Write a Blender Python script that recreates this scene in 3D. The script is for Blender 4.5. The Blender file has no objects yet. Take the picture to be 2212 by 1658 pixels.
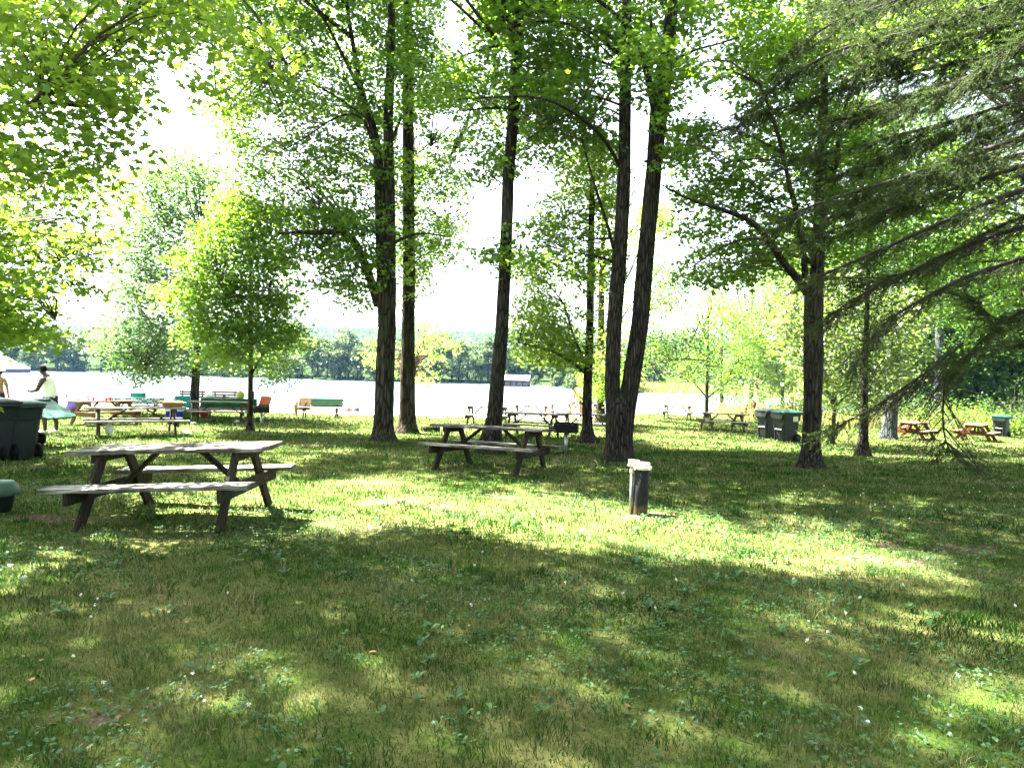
import bpy, math, random
import numpy as np
from mathutils import Vector, Matrix
R = math.radians
rng = np.random.default_rng(7)
random.seed(7)
scene = bpy.context.scene
col = scene.collection
# ------------------------------------------------------------------ camera
EYE, PITCH, ROLL, FPX, CX, CY = 1.55, R(1.65), R(1.5), 1500.0, 1106.0, 829.0
cam_data = bpy.data.cameras.new("camera")
cam = bpy.data.objects.new("camera", cam_data)
col.objects.link(cam)
cam_data.sensor_width = 36.0
cam_data.lens = 36.0 * FPX / 2212.0
cam_data.clip_start, cam_data.clip_end = 0.05, 4000.0
FWD = Vector((0, math.cos(PITCH), -math.sin(PITCH)))
UP0 = Vector((0, math.sin(PITCH), math.cos(PITCH)))
RT = Vector((math.cos(ROLL), 0, 0)) + UP0 * math.sin(ROLL)
UP = UP0 * math.cos(ROLL) - Vector((math.sin(ROLL), 0, 0))
m = Matrix((RT, UP, -FWD)).transposed().to_4x4()
m.translation = (0, 0, EYE)
cam.matrix_world = m
scene.camera = cam
# ------------------------------------------------------------------ light
SUN_EL = R(56)
SDIR = np.array([-0.86 * math.cos(SUN_EL), 0.51 * math.cos(SUN_EL), math.sin(SUN_EL)])
SDIR /= np.linalg.norm(SDIR)
world = bpy.data.worlds.new("World")
scene.world = world
world.use_nodes = True
wn = world.node_tree
bg = wn.nodes["Background"]
sky = wn.nodes.new("ShaderNodeTexSky")
sky.sky_type = 'NISHITA'
sky.sun_disc = False
sky.sun_elevation = SUN_EL
sky.sun_rotation = math.atan2(SDIR[0], SDIR[1])
sky.air_density, sky.dust_density, sky.ozone_density = 0.8, 2.0, 0.2
hsv = wn.nodes.new("ShaderNodeHueSaturation")
hsv.inputs['Saturation'].default_value = 0.5   # hazy white summer sky
wn.links.new(sky.outputs[0], hsv.inputs['Color'])
wn.links.new(hsv.outputs[0], bg.inputs[0])
bg.inputs[1].default_value = 0.05
sun_data = bpy.data.lights.new("sun", 'SUN')
sun_data.energy = 5.0
sun_data.angle = R(0.55)
sun_data.color = (1.0, 0.955, 0.87)
sun = bpy.data.objects.new("sun", sun_data)
col.objects.link(sun)
sun.rotation_euler = Vector(-SDIR).to_track_quat('-Z', 'Y').to_euler()
scene.view_settings.view_transform = 'Standard'
scene.view_settings.look = 'None'
scene.view_settings.gamma = 1.0
scene.view_settings.exposure = 4.4
cy = scene.cycles
cy.max_bounces, cy.diffuse_bounces, cy.glossy_bounces = 6, 4, 3
cy.transmission_bounces, cy.transparent_max_bounces, cy.volume_bounces = 4, 8, 0
cy.use_denoising = True
cy.sample_clamp_indirect = 6.0
cy.caustics_reflective = cy.caustics_refractive = False

# ------------------------------------------------------------------ geometry of the place
_PY = np.array([-60, 0, 3, 7.3, 12, 17, 24, 33, 48, 60, 75, 90, 2000.])
_PZ = np.array([.1, 0, -.04, -.17, -.29, -.5, -.75, -1.05, -2.05, -2.98, -4.0, -4.4, -4.4])
_gy = np.arange(-60, 140, .25)
_gz = np.interp(_gy, _PY, _PZ)
_k = np.hanning(13); _k /= _k.sum()
_gz = np.convolve(np.pad(_gz, 6, mode='edge'), _k, 'valid')
LAKE = -2.95
def sstep(a, b, x):
    t = np.clip((x - a) / (b - a), 0, 1)
    return t * t * (3 - 2 * t)
def wob(x, y, s, k=0):
    return (np.sin(x * s + 1.3 + k) * np.cos(y * s * 1.17 + .7 + k) + .5 * np.sin(x * s * 2.3 + y * s * 1.9 + 2 + k)) / 1.5
def yeff(x, y):
    # the lawn reaches farther towards the lake right of the middle
    return y - 9 * sstep(0, 9, x) * sstep(26, 40, y)
def terrain(x, y):
    x = np.asarray(x, float); y = np.asarray(y, float)
    z = np.interp(yeff(x, y), _gy, _gz)
    z = z - .021 * np.clip(x, 0, 40) * sstep(8, 26, y)
    # the wooded right-hand shore stays above the water
    land = sstep(-4, 6, x - .30 * y - 3.0)
    zr = np.maximum(-2.25, np.interp(y, [0, 33, 60], [0, -1.05, -1.6]) - .021 * np.clip(x, 0, 40))
    z = np.where(y > 36, z * (1 - land) + zr * land, z)
    # far shore: ground climbs out of the lake again, then the ridge
    yf = 146 + 10 * sstep(-20, -110, x) - 26 * sstep(5, 22, x) + 3 * wob(x, y * 0, .06)
    up = np.clip((y - yf) / 9.0, 0, 1)
    far = LAKE - 1.2 + 1.6 * up + .012 * np.clip(y - yf, 0, 260)
    ridge = 30 * np.exp(-((y - 640) / 130.0) ** 2) * (.80 + .2 * np.cos(x / 190.0 + .7))
    z = np.where(y > yf - 2, np.maximum(z, far + ridge), z)
    near = sstep(60, 20, np.hypot(x, y))
    z = z + near * .025 * wob(x, y, .9) + near * .012 * wob(x, y, 2.7, 2)
    return z
def proj(P):
    P = np.atleast_2d(np.asarray(P, float)) - np.array([0, 0, EYE])
    d = P @ np.array(FWD); u = P @ np.array(RT); v = P @ np.array(UP)
    d = np.where(d < .05, np.nan, d)
    return np.stack([CX + FPX * u / d, CY - FPX * v / d, d], 1)
def ray(u, v):
    return (FWD + RT * ((u - CX) / FPX) - UP * ((v - CY) / FPX))
def at(u, v, Y):
    """real point seen at photo position (u, v) at distance Y along the ground"""
    d = ray(u, v); t = Y / d.y
    return Vector((d.x * t, d.y * t, EYE + d.z * t))
def gnd(u, v):
    """ground point seen at photo position (u, v)"""
    d = ray(u, v); t = 1.5; st = .05
    while t < 400:
        p = d * t
        if EYE + p.z < float(terrain(p.x, p.y)):
            break
        t += st; st = .05 + t * .004
    a, b = t - st * 1.1, t
    for _ in range(14):
        c = .5 * (a + b); p = d * c
        if EYE + p.z < float(terrain(p.x, p.y)): b = c
        else: a = c
    p = d * b
    return Vector((p.x, p.y, float(terrain(p.x, p.y))))
def tz(x, y): return float(terrain(x, y))
def in_poly(poly, u, v):
    poly = np.asarray(poly, float); n = len(poly); ins = np.zeros(np.shape(u), bool); j = n - 1
    for i in range(n):
        xi, yi = poly[i]; xj, yj = poly[j]
        c = ((yi > v) != (yj > v)) & (u < (xj - xi) * (v - yi) / (yj - yi + 1e-12) + xi)
        ins ^= c; j = i
    return ins

# ------------------------------------------------------------------ objects
def tag(o, label=None, cat=None, group=None, kind=None):
    if label: o["label"] = label
    if cat: o["category"] = cat
    if group: o["group"] = group
    if kind: o["kind"] = kind
    return o
def empty(name, loc=(0, 0, 0), rz=0.0):
    o = bpy.data.objects.new(name, None); o.empty_display_size = .2
    col.objects.link(o); o.location = loc; o.rotation_euler = (0, 0, rz)
    return o
def np_mesh(name, V, faces, mats=(), midx=None, smooth=False):
    """V (n,3); faces: list of int arrays (k, 3 or 4)"""
    me = bpy.data.meshes.new(name)
    V = np.asarray(V, np.float32)
    me.vertices.add(len(V)); me.vertices.foreach_set("co", V.ravel())
    ln = np.concatenate([np.full(len(f), f.shape[1], np.int32) for f in faces])
    lv = np.concatenate([np.asarray(f, np.int32).ravel() for f in faces])
    me.loops.add(len(lv)); me.loops.foreach_set("vertex_index", lv)
    me.polygons.add(len(ln))
    st = np.zeros(len(ln), np.int32); st[1:] = np.cumsum(ln)[:-1]
    me.polygons.foreach_set("loop_start", st)
    if midx is not None: me.polygons.foreach_set("material_index", np.asarray(midx, np.int32))
    if smooth is not False:
        sm = np.ones(len(ln), bool) if smooth is True else np.asarray(smooth, bool)
        me.polygons.foreach_set("use_smooth", sm)
    for mm in mats: me.materials.append(mm)
    me.update(calc_edges=True)
    return me
def link(name, me, parent=None):
    o = bpy.data.objects.new(name, me); col.objects.link(o)
    if parent is not None: o.parent = parent
    return o
class MB:
    """collects shapes, then links them as one mesh object"""
    def __init__(s): s.v = []; s.f = []; s.m = []; s.s = []; s.mi = 0
    def add(s, V, F, smooth=False):
        o = len(s.v); s.v += [tuple(p) for p in V]
        for f in F:
            s.f.append([i + o for i in f]); s.m.append(s.mi); s.s.append(smooth)
        return s
    def box(s, c, size, rz=0.0, rx=0.0, ry=0.0, ch=0.0):
        M = Matrix.Translation(c) @ Matrix.Rotation(rz, 4, 'Z') @ Matrix.Rotation(ry, 4, 'Y') @ Matrix.Rotation(rx, 4, 'X')
        x, y, z = [q / 2 for q in size]
        V = [M @ Vector((a * x, b * y, d * z)) for d in (-1, 1) for a, b in ((-1, -1), (1, -1), (1, 1), (-1, 1))]
        return s.add(V, [(3, 2, 1, 0), (4, 5, 6, 7), (0, 1, 5, 4), (1, 2, 6, 5), (2, 3, 7, 6), (3, 0, 4, 7)])
    def beam(s, a, b, w, h, up=(0, 0, 1), ch=.006, n=1, warp=0.0, seed=0):
        """timber of width w, thickness h with chamfered edges, n segments"""
        a, b = Vector(a), Vector(b); d = (b - a).normalized(); up = Vector(up)
        sd = d.cross(up).normalized(); u2 = sd.cross(d).normalized(); w /= 2; h /= 2
        c = min(ch, w * .4, h * .4); rr = random.Random(seed)
        sec = [(-w + c, -h), (w - c, -h), (w, -h + c), (w, h - c), (w - c, h), (-w + c, h), (-w, h - c), (-w, -h + c)]
        V = []
        for i in range(n + 1):
            p = a.lerp(b, i / n); j = warp if n > 1 else 0
            for q in sec:
                V.append(p + sd * (q[0] + rr.uniform(-j, j)) + u2 * (q[1] + rr.uniform(-j, j) * .6))
        F = []
        for i in range(n):
            for k in range(8):
                k2 = (k + 1) % 8
                F.append((i * 8 + k, i * 8 + k2, i * 8 + 8 + k2, i * 8 + 8 + k))
        F.append(tuple(range(7, -1, -1))); F.append(tuple(n * 8 + k for k in range(8)))
        return s.add(V, F)
    def tube(s, P, rad, seg=8, cap=True, smooth=True):
        P = [Vector(p) for p in P]; n = len(P)
        rad = list(rad) if hasattr(rad, '__len__') else [rad] * n
        V = []; ref = None
        for i, p in enumerate(P):
            t = (P[min(i + 1, n - 1)] - P[max(i - 1, 0)]).normalized()
            if ref is None:
                ref = t.orthogonal().normalized()
            ref = (ref - t * ref.dot(t)).normalized(); b = t.cross(ref)
            for k in range(seg):
                a = 2 * math.pi * k / seg
                V.append(p + (ref * math.cos(a) + b * math.sin(a)) * rad[i])
        F = [(i * seg + k, i * seg + (k + 1) % seg, (i + 1) * seg + (k + 1) % seg, (i + 1) * seg + k) for i in range(n - 1) for k in range(seg)]
        s.add(V, F, smooth)
        if cap:
            o = len(s.v) - len(V)
            for f in (tuple(o + k for k in range(seg - 1, -1, -1)), tuple(o + (n - 1) * seg + k for k in range(seg))):
                s.f.append(list(f)); s.m.append(s.mi); s.s.append(False)
        return s
    def lathe(s, prof, c=(0, 0, 0), seg=16, smooth=True, axis='Z', sx=1.0, sy=1.0):
        c = Vector(c); V = []; F = []; n = len(prof)
        for r, z in prof:
            for k in range(seg):
                a = 2 * math.pi * k / seg
                p = Vector((r * math.cos(a) * sx, r * math.sin(a) * sy, z))
                if axis == 'Y': p = Vector((p.x, p.z, p.y))
                if axis == 'X': p = Vector((p.z, p.x, p.y))
                V.append(c + p)
        for i in range(n - 1):
            for k in range(seg):
                k2 = (k + 1) % seg
                F.append((i * seg + k, i * seg + k2, (i + 1) * seg + k2, (i + 1) * seg + k))
        F.append(tuple(range(seg - 1, -1, -1))); F.append(tuple((n - 1) * seg + k for k in range(seg)))
        return s.add(V, F, smooth)
    def sheet(s, grid, smooth=True, thick=0.0):
        """grid[i][j] of points, a cloth; thick gives it a second side"""
        ni, nj = len(grid), len(grid[0])
        V = [Vector(p) for r in grid for p in r]
        F = [(i * nj + j, i * nj + j + 1, (i + 1) * nj + j + 1, (i + 1) * nj + j) for i in range(ni - 1) for j in range(nj - 1)]
        return s.add(V, F, smooth)
    def blob(s, c, r, seg=12, rings=7, jit=0.0, seed=0):
        rr = random.Random(seed); r = (r, r, r) if not hasattr(r, '__len__') else r
        V = [Vector((c[0], c[1], c[2] - r[2]))]
        for i in range(1, rings):
            ph = -math.pi / 2 + math.pi * i / rings
            for k in range(seg):
                a = 2 * math.pi * k / seg; j = 1 + rr.uniform(-jit, jit)
                V.append(Vector((c[0] + r[0] * math.cos(ph) * math.cos(a) * j, c[1] + r[1] * math.cos(ph) * math.sin(a) * j, c[2] + r[2] * math.sin(ph) * j)))
        V.append(Vector((c[0], c[1], c[2] + r[2]))); F = []
        for k in range(seg):
            F.append((0, 1 + (k + 1) % seg, 1 + k))
            F.append((len(V) - 1, 1 + (rings - 2) * seg + k, 1 + (rings - 2) * seg + (k + 1) % seg))
        for i in range(rings - 2):
            for k in range(seg):
                k2 = (k + 1) % seg
                F.append((1 + i * seg + k, 1 + i * seg + k2, 1 + (i + 1) * seg + k2, 1 + (i + 1) * seg + k))
        return s.add(V, F, True)
    def build(s, name, mats, parent=None):
        me = bpy.data.meshes.new(name)
        me.from_pydata([tuple(v) for v in s.v], [], s.f)
        for mm in (mats if isinstance(mats, (list, tuple)) else [mats]): me.materials.append(mm)
        me.polygons.foreach_set("material_index", s.m)
        me.polygons.foreach_set("use_smooth", s.s)
        me.update()
        return link(name, me, parent)
def copy_tree(o, parent=None):
    c = o.copy(); col.objects.link(c); c.parent = parent
    for ch in list(o.children): copy_tree(ch, c)
    return c
# ------------------------------------------------------------------ materials
class NT:
    def __init__(s, name):
        s.m = bpy.data.materials.new(name); s.m.use_nodes = True
        s.t = s.m.node_tree; s.b = s.t.nodes["Principled BSDF"]; s.out = s.t.nodes["Material Output"]
    def n(s, t, **k):
        x = s.t.nodes.new(t)
        for a, v in k.items(): setattr(x, a, v)
        return x
    def l(s, a, b): s.t.links.new(a, b)
    def coord(s, scale=(1, 1, 1), src='Object'):
        if src == 'Position':
            g = s.n("ShaderNodeNewGeometry"); o = g.outputs['Position']
        else:
            g = s.n("ShaderNodeTexCoord"); o = g.outputs[src]
        mp = s.n("ShaderNodeMapping"); mp.inputs['Scale'].default_value = scale
        s.l(o, mp.inputs['Vector']); return mp.outputs[0]
    def noise(s, vec, scale, detail=4, rough=.55):
        x = s.n("ShaderNodeTexNoise"); x.inputs['Scale'].default_value = scale
        x.inputs['Detail'].default_value = detail; x.inputs['Roughness'].default_value = rough
        if vec is not None: s.l(vec, x.inputs['Vector'])
        return x.outputs['Fac']
    def ramp(s, fac, stops):
        r = s.n("ShaderNodeValToRGB"); e = r.color_ramp.elements
        while len(e) < len(stops): e.new(.5)
        for i, (p, c) in enumerate(stops):
            e[i].position = p; e[i].color = (*c, 1) if len(c) == 3 else c
        s.l(fac, r.inputs[0]); return r.outputs[0]
    def mix(s, fac, a, b):
        x = s.n("ShaderNodeMix", data_type='RGBA')
        for v, i in ((fac, 0), (a, 6), (b, 7)):
            if hasattr(v, 'links'): s.l(v, x.inputs[i])
            else: x.inputs[i].default_value = v if i == 0 else (*v, 1)
        return x.outputs[2]
    def math(s, op, a, b=0.0, c=None):
        x = s.n("ShaderNodeMath", operation=op)
        for i, v in enumerate((a, b) if c is None else (a, b, c)):
            if hasattr(v, 'links'): s.l(v, x.inputs[i])
            else: x.inputs[i].default_value = v
        return x.outputs[0]
    def bump(s, h, strength=.4, dist=.01):
        x = s.n("ShaderNodeBump"); x.inputs['Strength'].default_value = strength
        x.inputs['Distance'].default_value = dist; s.l(h, x.inputs['Height']); s.l(x.outputs[0], s.b.inputs['Normal'])
    def base(s, c, rough=.6, spec=.3, metal=0.0):
        if hasattr(c, 'links'): s.l(c, s.b.inputs['Base Color'])
        else: s.b.inputs['Base Color'].default_value = (*c, 1)
        s.b.inputs['Roughness'].default_value = rough; s.b.inputs['Specular IOR Level'].default_value = spec
        s.b.inputs['Metallic'].default_value = metal; return s
def plain(name, c, rough=.6, var=.25, scale=9, spec=.3, metal=0.0, bump=.0):
    t = NT(name); f = t.noise(t.coord(), scale)
    t.base(t.ramp(f, [(.25, [q * (1 - var) for q in c]), (.75, [min(1, q * (1 + var)) for q in c])]), rough, spec, metal)
    if bump: t.bump(f, bump, .01)
    return t.m
def leaf_mat(name, lo, hi, trans, mixf=.5, gloss=.22):
    """thin leaf: reflects on one side, lets light through to the other; hue differs leaf by leaf"""
    lo, hi, trans = [q * .72 for q in lo], [q * .78 for q in hi], [q * .82 for q in trans]
    t = NT(name); g = t.n("ShaderNodeNewGeometry"); rnd = g.outputs['Random Per Island']
    c = t.ramp(rnd, [(0, lo), (.75, hi), (1, [min(1, hi[0] * 1.45), hi[1] * 1.08, hi[2] * .9])])
    c2 = t.ramp(rnd, [(0, [q * .7 for q in trans]), (.7, trans), (1, [min(1, trans[0] * 1.3), trans[1] * 1.05, trans[2]])])
    t.base(c, .45, gloss); t.l(c, t.b.inputs['Base Color'])
    tr = t.n("ShaderNodeBsdfTranslucent"); t.l(c2, tr.inputs[0])
    mx = t.n("ShaderNodeMixShader"); mx.inputs[0].default_value = mixf
    t.l(t.b.outputs[0], mx.inputs[1]); t.l(tr.outputs[0], mx.inputs[2]); t.l(mx.outputs[0], t.out.inputs[0])
    return t.m
def bark(name, dark, light, scale=6, moss=None):
    t = NT(name)
    v = t.coord((1, 1, .16)); f = t.noise(v, scale * 2.2, 6, .62)
    f2 = t.noise(t.coord(), 1.7, 3)
    w = t.n("ShaderNodeTexVoronoi"); w.feature = 'DISTANCE_TO_EDGE'; w.inputs['Scale'].default_value = scale * 2.6; t.l(v, w.inputs['Vector'])
    crack = t.ramp(w.outputs['Distance'], [(.0, (0, 0, 0)), (.22, (1, 1, 1))])
    c = t.ramp(f, [(.3, dark), (.72, light)])
    c = t.mix(t.math('MULTIPLY', crack, .75), [q * .3 for q in dark], c)
    if moss: c = t.mix(t.ramp(f2, [(.5, (0, 0, 0)), (.72, (.6, .6, .6))]), c, moss)
    t.base(c, .95, .04)
    t.bump(t.math('ADD', t.math('MULTIPLY', crack, .7), f), .9, .03)
    return t.m
def wood(name, dark, light, axis='X', grey=None, rough=.75):
    t = NT(name); sc = {'X': (.35, 6, 6), 'Z': (6, 6, .35)}[axis]
    v = t.coord(sc); f = t.noise(v, 6, 7, .65); big = t.noise(t.coord(), 2.1, 3)
    fine = t.noise(t.coord({'X': (1.2, 40, 40), 'Z': (40, 40, 1.2)}[axis]), 3, 3, .6)
    c = t.ramp(f, [(.28, dark), (.7, light)])
    if grey: c = t.mix(t.ramp(big, [(.42, (0, 0, 0)), (.62, (.9, .9, .9))]), c, grey)
    c = t.mix(t.ramp(fine, [(.36, (.75, .75, .75)), (.5, (0, 0, 0))]), c, [q * .35 for q in dark])
    t.base(c, rough, .06); t.bump(t.math('ADD', f, fine), .55, .006)
    return t.m
M = {}
M['leaf_maple'] = leaf_mat('maple_leaf', (.03, .09, .014), (.065, .16, .022), (.27, .48, .036), .5)
M['leaf_yellow'] = leaf_mat('light_maple_leaf', (.045, .115, .017), (.085, .185, .026), (.30, .48, .040), .52)
M['leaf_dark'] = leaf_mat('dark_leaf', (.017, .052, .014), (.042, .10, .022), (.12, .27, .032), .42)
M['leaf_cool'] = leaf_mat('cool_leaf', (.022, .062, .022), (.05, .11, .035), (.14, .28, .055), .45)
M['leaf_pale'] = leaf_mat('pale_large_leaf', (.045, .085, .025), (.10, .15, .045), (.20, .31, .045), .42, .7)
M['leaf_far'] = leaf_mat('far_leaf', (.035, .075, .025), (.085, .13, .04), (.10, .17, .03), .3)
M['needle'] = leaf_mat('spruce_needle', (.014, .034, .008), (.05, .085, .022), (.09, .15, .03), .3, .08)
M['bark'] = bark('grey_bark', (.034, .027, .02), (.12, .098, .075), 5, (.045, .06, .022))
M['bark_dark'] = bark('dark_bark', (.027, .022, .019), (.095, .08, .068), 7, (.05, .05, .03))
M['bark_pale'] = bark('pale_bark', (.04, .046, .046), (.115, .13, .13), 4)
M['twig'] = plain('twig', (.05, .038, .028), .9)
M['twig_spruce'] = plain('spruce_twig', (.022, .017, .014), .9, .5)
M['wood_dark'] = wood('weathered_sunlit_plank', (.022, .019, .015), (.115, .104, .088), 'X', (.30, .285, .26))  # weathered grey, lifted paler so the colour carries sun on the top
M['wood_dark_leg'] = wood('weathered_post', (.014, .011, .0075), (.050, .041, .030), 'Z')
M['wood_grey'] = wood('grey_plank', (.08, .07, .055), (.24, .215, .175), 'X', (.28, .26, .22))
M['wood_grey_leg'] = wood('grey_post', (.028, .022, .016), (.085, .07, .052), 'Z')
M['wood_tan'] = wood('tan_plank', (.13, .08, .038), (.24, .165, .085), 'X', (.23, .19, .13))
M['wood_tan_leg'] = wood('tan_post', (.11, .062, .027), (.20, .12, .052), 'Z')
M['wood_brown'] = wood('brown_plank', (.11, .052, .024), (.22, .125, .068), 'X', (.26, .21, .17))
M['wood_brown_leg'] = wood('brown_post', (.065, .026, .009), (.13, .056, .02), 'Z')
M['iron'] = plain('black_iron', (.010, .0095, .0095), .6, .5, 14, .15)
M['bolt'] = plain('rusty_bolt', (.12, .08, .06), .6, .3, 30, .5, .6)
M['bin_body'] = plain('bin_plastic', (.012, .018, .018), .5, .18, 4, .22)
M['bin_dark'] = plain('black_plastic', (.005, .005, .006), .6, .2, 6, .1)
M['bin_lid'] = plain('green_lid_plastic', (.007, .06, .04), .45, .15, 5, .25)
M['white_plastic'] = plain('white_plastic', (.78, .78, .76), .4, .04, 5, .5)
M['sticker'] = plain('pale_sticker', (.72, .72, .55), .5, .04)
M['ink'] = plain('dark_ink', (.03, .04, .03), .6)
M['skin_dark_and_shaded'] = plain('dark_and_shaded_skin', (.04, .019, .011), .45, .15, 12, .4)
M['skin_light'] = plain('light_skin', (.25, .12, .07), .5, .12, 12, .4)
M['hair'] = plain('black_hair', (.005, .0045, .0045), .8, .4, 40, .06)
M['hair_brown'] = plain('brown_hair', (.04, .02, .01), .8, .4, 40, .06)
M['white_cloth'] = plain('white_cotton', (.74, .74, .76), .85, .05, 20)
M['navy_cloth'] = plain('navy_cloth', (.012, .012, .025), .85, .3, 20)
M['blue_cloth'] = plain('blue_nylon', (.01, .035, .36), .6, .2, 8)
M['teal_cloth'] = plain('teal_cloth', (.02, .22, .24), .8, .2, 8)
M['turq_cloth'] = plain('turquoise_canvas', (.02, .33, .33), .7, .1, 8)
M['green_cloth'] = plain('green_tablecloth', (.004, .075, .036), .7, .2, 6)
M['sage_cloth'] = plain('sage_towel', (.065, .175, .115), .9, .15, 30)
M['red_plastic'] = plain('red_plastic', (.62, .03, .022), .4, .1, 6, .5)
M['pink_plastic'] = plain('pink_plastic', (.60, .08, .22), .5, .1, 6, .4)
M['purple_cloth'] = plain('purple_canvas', (.16, .12, .48), .8, .15, 8)
M['orange_cloth'] = plain('orange_cloth', (.35, .09, .025), .8, .25, 6)
M['yellow_bag'] = plain('yellow_bag', (.42, .42, .05), .45, .2, 9, .4)
M['lime_plastic'] = plain('lime_plastic', (.45, .50, .05), .45, .1, 6, .4)
M['card'] = plain('cardboard', (.28, .155, .055), .8, .2, 6)
M['brown_paper'] = plain('brown_paper', (.20, .11, .07), .8, .2, 9)
M['tent_white'] = plain('tent_canvas', (.14, .23, .46), .6, .06, 3)
M['tent_navy'] = plain('tent_valance', (.015, .03, .10), .7, .2, 3)
M['steel'] = plain('grey_steel', (.30, .31, .30), .35, .15, 12, .5, .8)
M['black_pipe'] = None
def checks():
    t = NT('gingham'); v = t.coord((1, 1, 1)); ck = t.n("ShaderNodeTexChecker"); ck.inputs['Scale'].default_value = 13
    ck.inputs[1].default_value = (.02, .20, .25, 1); ck.inputs[2].default_value = (.72, .76, .76, 1)
    t.l(v, ck.inputs[0]); t.base(ck.outputs[0], .8); return t.m
M['gingham'] = checks()
def stripes(name, cols, scale):
    t = NT(name); v = t.coord((scale, scale * .7, scale * 1.3)); w = t.n("ShaderNodeTexWave"); w.inputs['Scale'].default_value = 1.0
    w.inputs['Distortion'].default_value = 6.0; t.l(v, w.inputs[0])
    t.base(t.ramp(w.outputs['Fac'], [(i / (len(cols)), c) for i, c in enumerate(cols)]), .9); return t.m
M['beach_towel'] = stripes('printed_towel', [(.55, .12, .03), (.75, .70, .62), (.02, .20, .24), (.03, .03, .04), (.7, .4, .2)], 4)
M['blue_towel'] = stripes('blue_white_towel', [(.03, .22, .5), (.75, .78, .8), (.02, .05, .09), (.1, .5, .6)], 9)
def pipe_mat():
    t = NT('black_well_pipe'); g = t.n("ShaderNodeTexCoord"); sp = t.n("ShaderNodeSeparateXYZ"); t.l(g.outputs['Object'], sp.inputs[0])
    f = t.noise(t.coord(), 9, 5); f2 = t.noise(t.coord((3, 3, .8)), 22, 4)
    c = t.ramp(f2, [(.35, (.007, .007, .008)), (.75, (.022, .022, .026))])
    dirt = t.ramp(t.math('SUBTRACT', t.math('MULTIPLY', f, .34), sp.outputs[2]), [(0.0, (0, 0, 0)), (.09, (.9, .9, .9))])
    t.base(t.mix(dirt, c, (.085, .065, .028)), .55, .15); t.bump(f2, .2, .003); return t.m
M['black_pipe'] = pipe_mat()
def pale_paint():
    t = NT('chalky_white_cap'); f = t.noise(t.coord(), 16, 5)
    t.base(t.ramp(f, [(.3, (.34, .33, .28)), (.55, (.60, .59, .52))]), .5, .4); t.bump(f, .15, .003); return t.m
M['cap'] = pale_paint()
# ------------------------------------------------------------------ where the photo shows sky and sunlit grass
Z1 = lambda P: [(a * .5025, b * .5025) for a, b in P]
Z2 = lambda P: [(1106 + a * .5025, b * .5025) for a, b in P]
GAPS = [
 Z1([(640,110),(760,150),(800,120),(830,220),(850,380),(870,500),(930,560),(960,630),(800,640),(620,650),(560,720),(600,640),(560,560),(480,520),(470,440),(600,420),(580,330),(720,300),(690,210)]),
 Z1([(470,690),(580,760),(560,800),(470,760)]), Z1([(430,1110),(540,1090),(530,1180),(450,1190)]), Z1([(130,1290),(240,1290),(220,1370),(140,1370)]),
 Z1([(1290,1110),(1400,1120),(1420,1220),(1330,1230)]), Z1([(1290,1290),(1380,1250),(1480,1310),(1600,1330),(1620,1440),(1600,1480),(1290,1430)]),
 Z1([(1500,860),(1600,870),(1610,950),(1520,950)]), Z1([(1080,470),(1180,440),(1200,560),(1110,600),(1060,590)]), Z1([(1280,510),(1400,500),(1390,560),(1300,560)]),
 Z1([(1990,830),(2050,760),(2190,760),(2190,1000),(2010,1010)]), Z1([(1830,1150),(2000,1140),(2220,1140),(2220,1430),(1900,1450),(1790,1290),(1830,1240)]),
 Z1([(1790,470),(1990,450),(2060,560),(1960,600),(1900,570),(1790,560)]), Z1([(1890,20),(1980,10),(1950,200),(1890,170)]), Z1([(940,30),(1040,50),(1030,130),(930,100)]),
 Z2([(30,520),(70,600),(60,760),(140,830),(100,920),(20,980),(5,900)]), Z2([(260,190),(330,190),(330,260),(270,250)]), Z2([(-60,1290),(20,1260),(20,1480),(-60,1480)]),
 Z2([(525,330),(550,330),(575,560),(520,560)]), Z2([(690,290),(780,310),(790,400),(860,460),(1000,480),(980,560),(830,490),(760,520),(680,440)]), Z2([(660,560),(720,560),(720,640),(660,640)]),
 Z2([(650,720),(780,740),(720,820),(690,900),(700,1000),(800,1050),(830,1090),(720,1180),(640,1120),(640,900)]), Z2([(980,730),(1110,730),(1100,760),(980,770)]),
 Z2([(740,1220),(830,1210),(820,1275),(740,1270)]), Z2([(600,1330),(760,1330),(760,1420),(600,1420)]),
 Z2([(1390,350),(1500,290),(1640,330),(1760,310),(1900,260),(1780,400),(1740,460),(1620,480),(1590,420),(1480,430)]), Z2([(1860,330),(1950,330),(1940,420),(1860,420)]),
]
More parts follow.
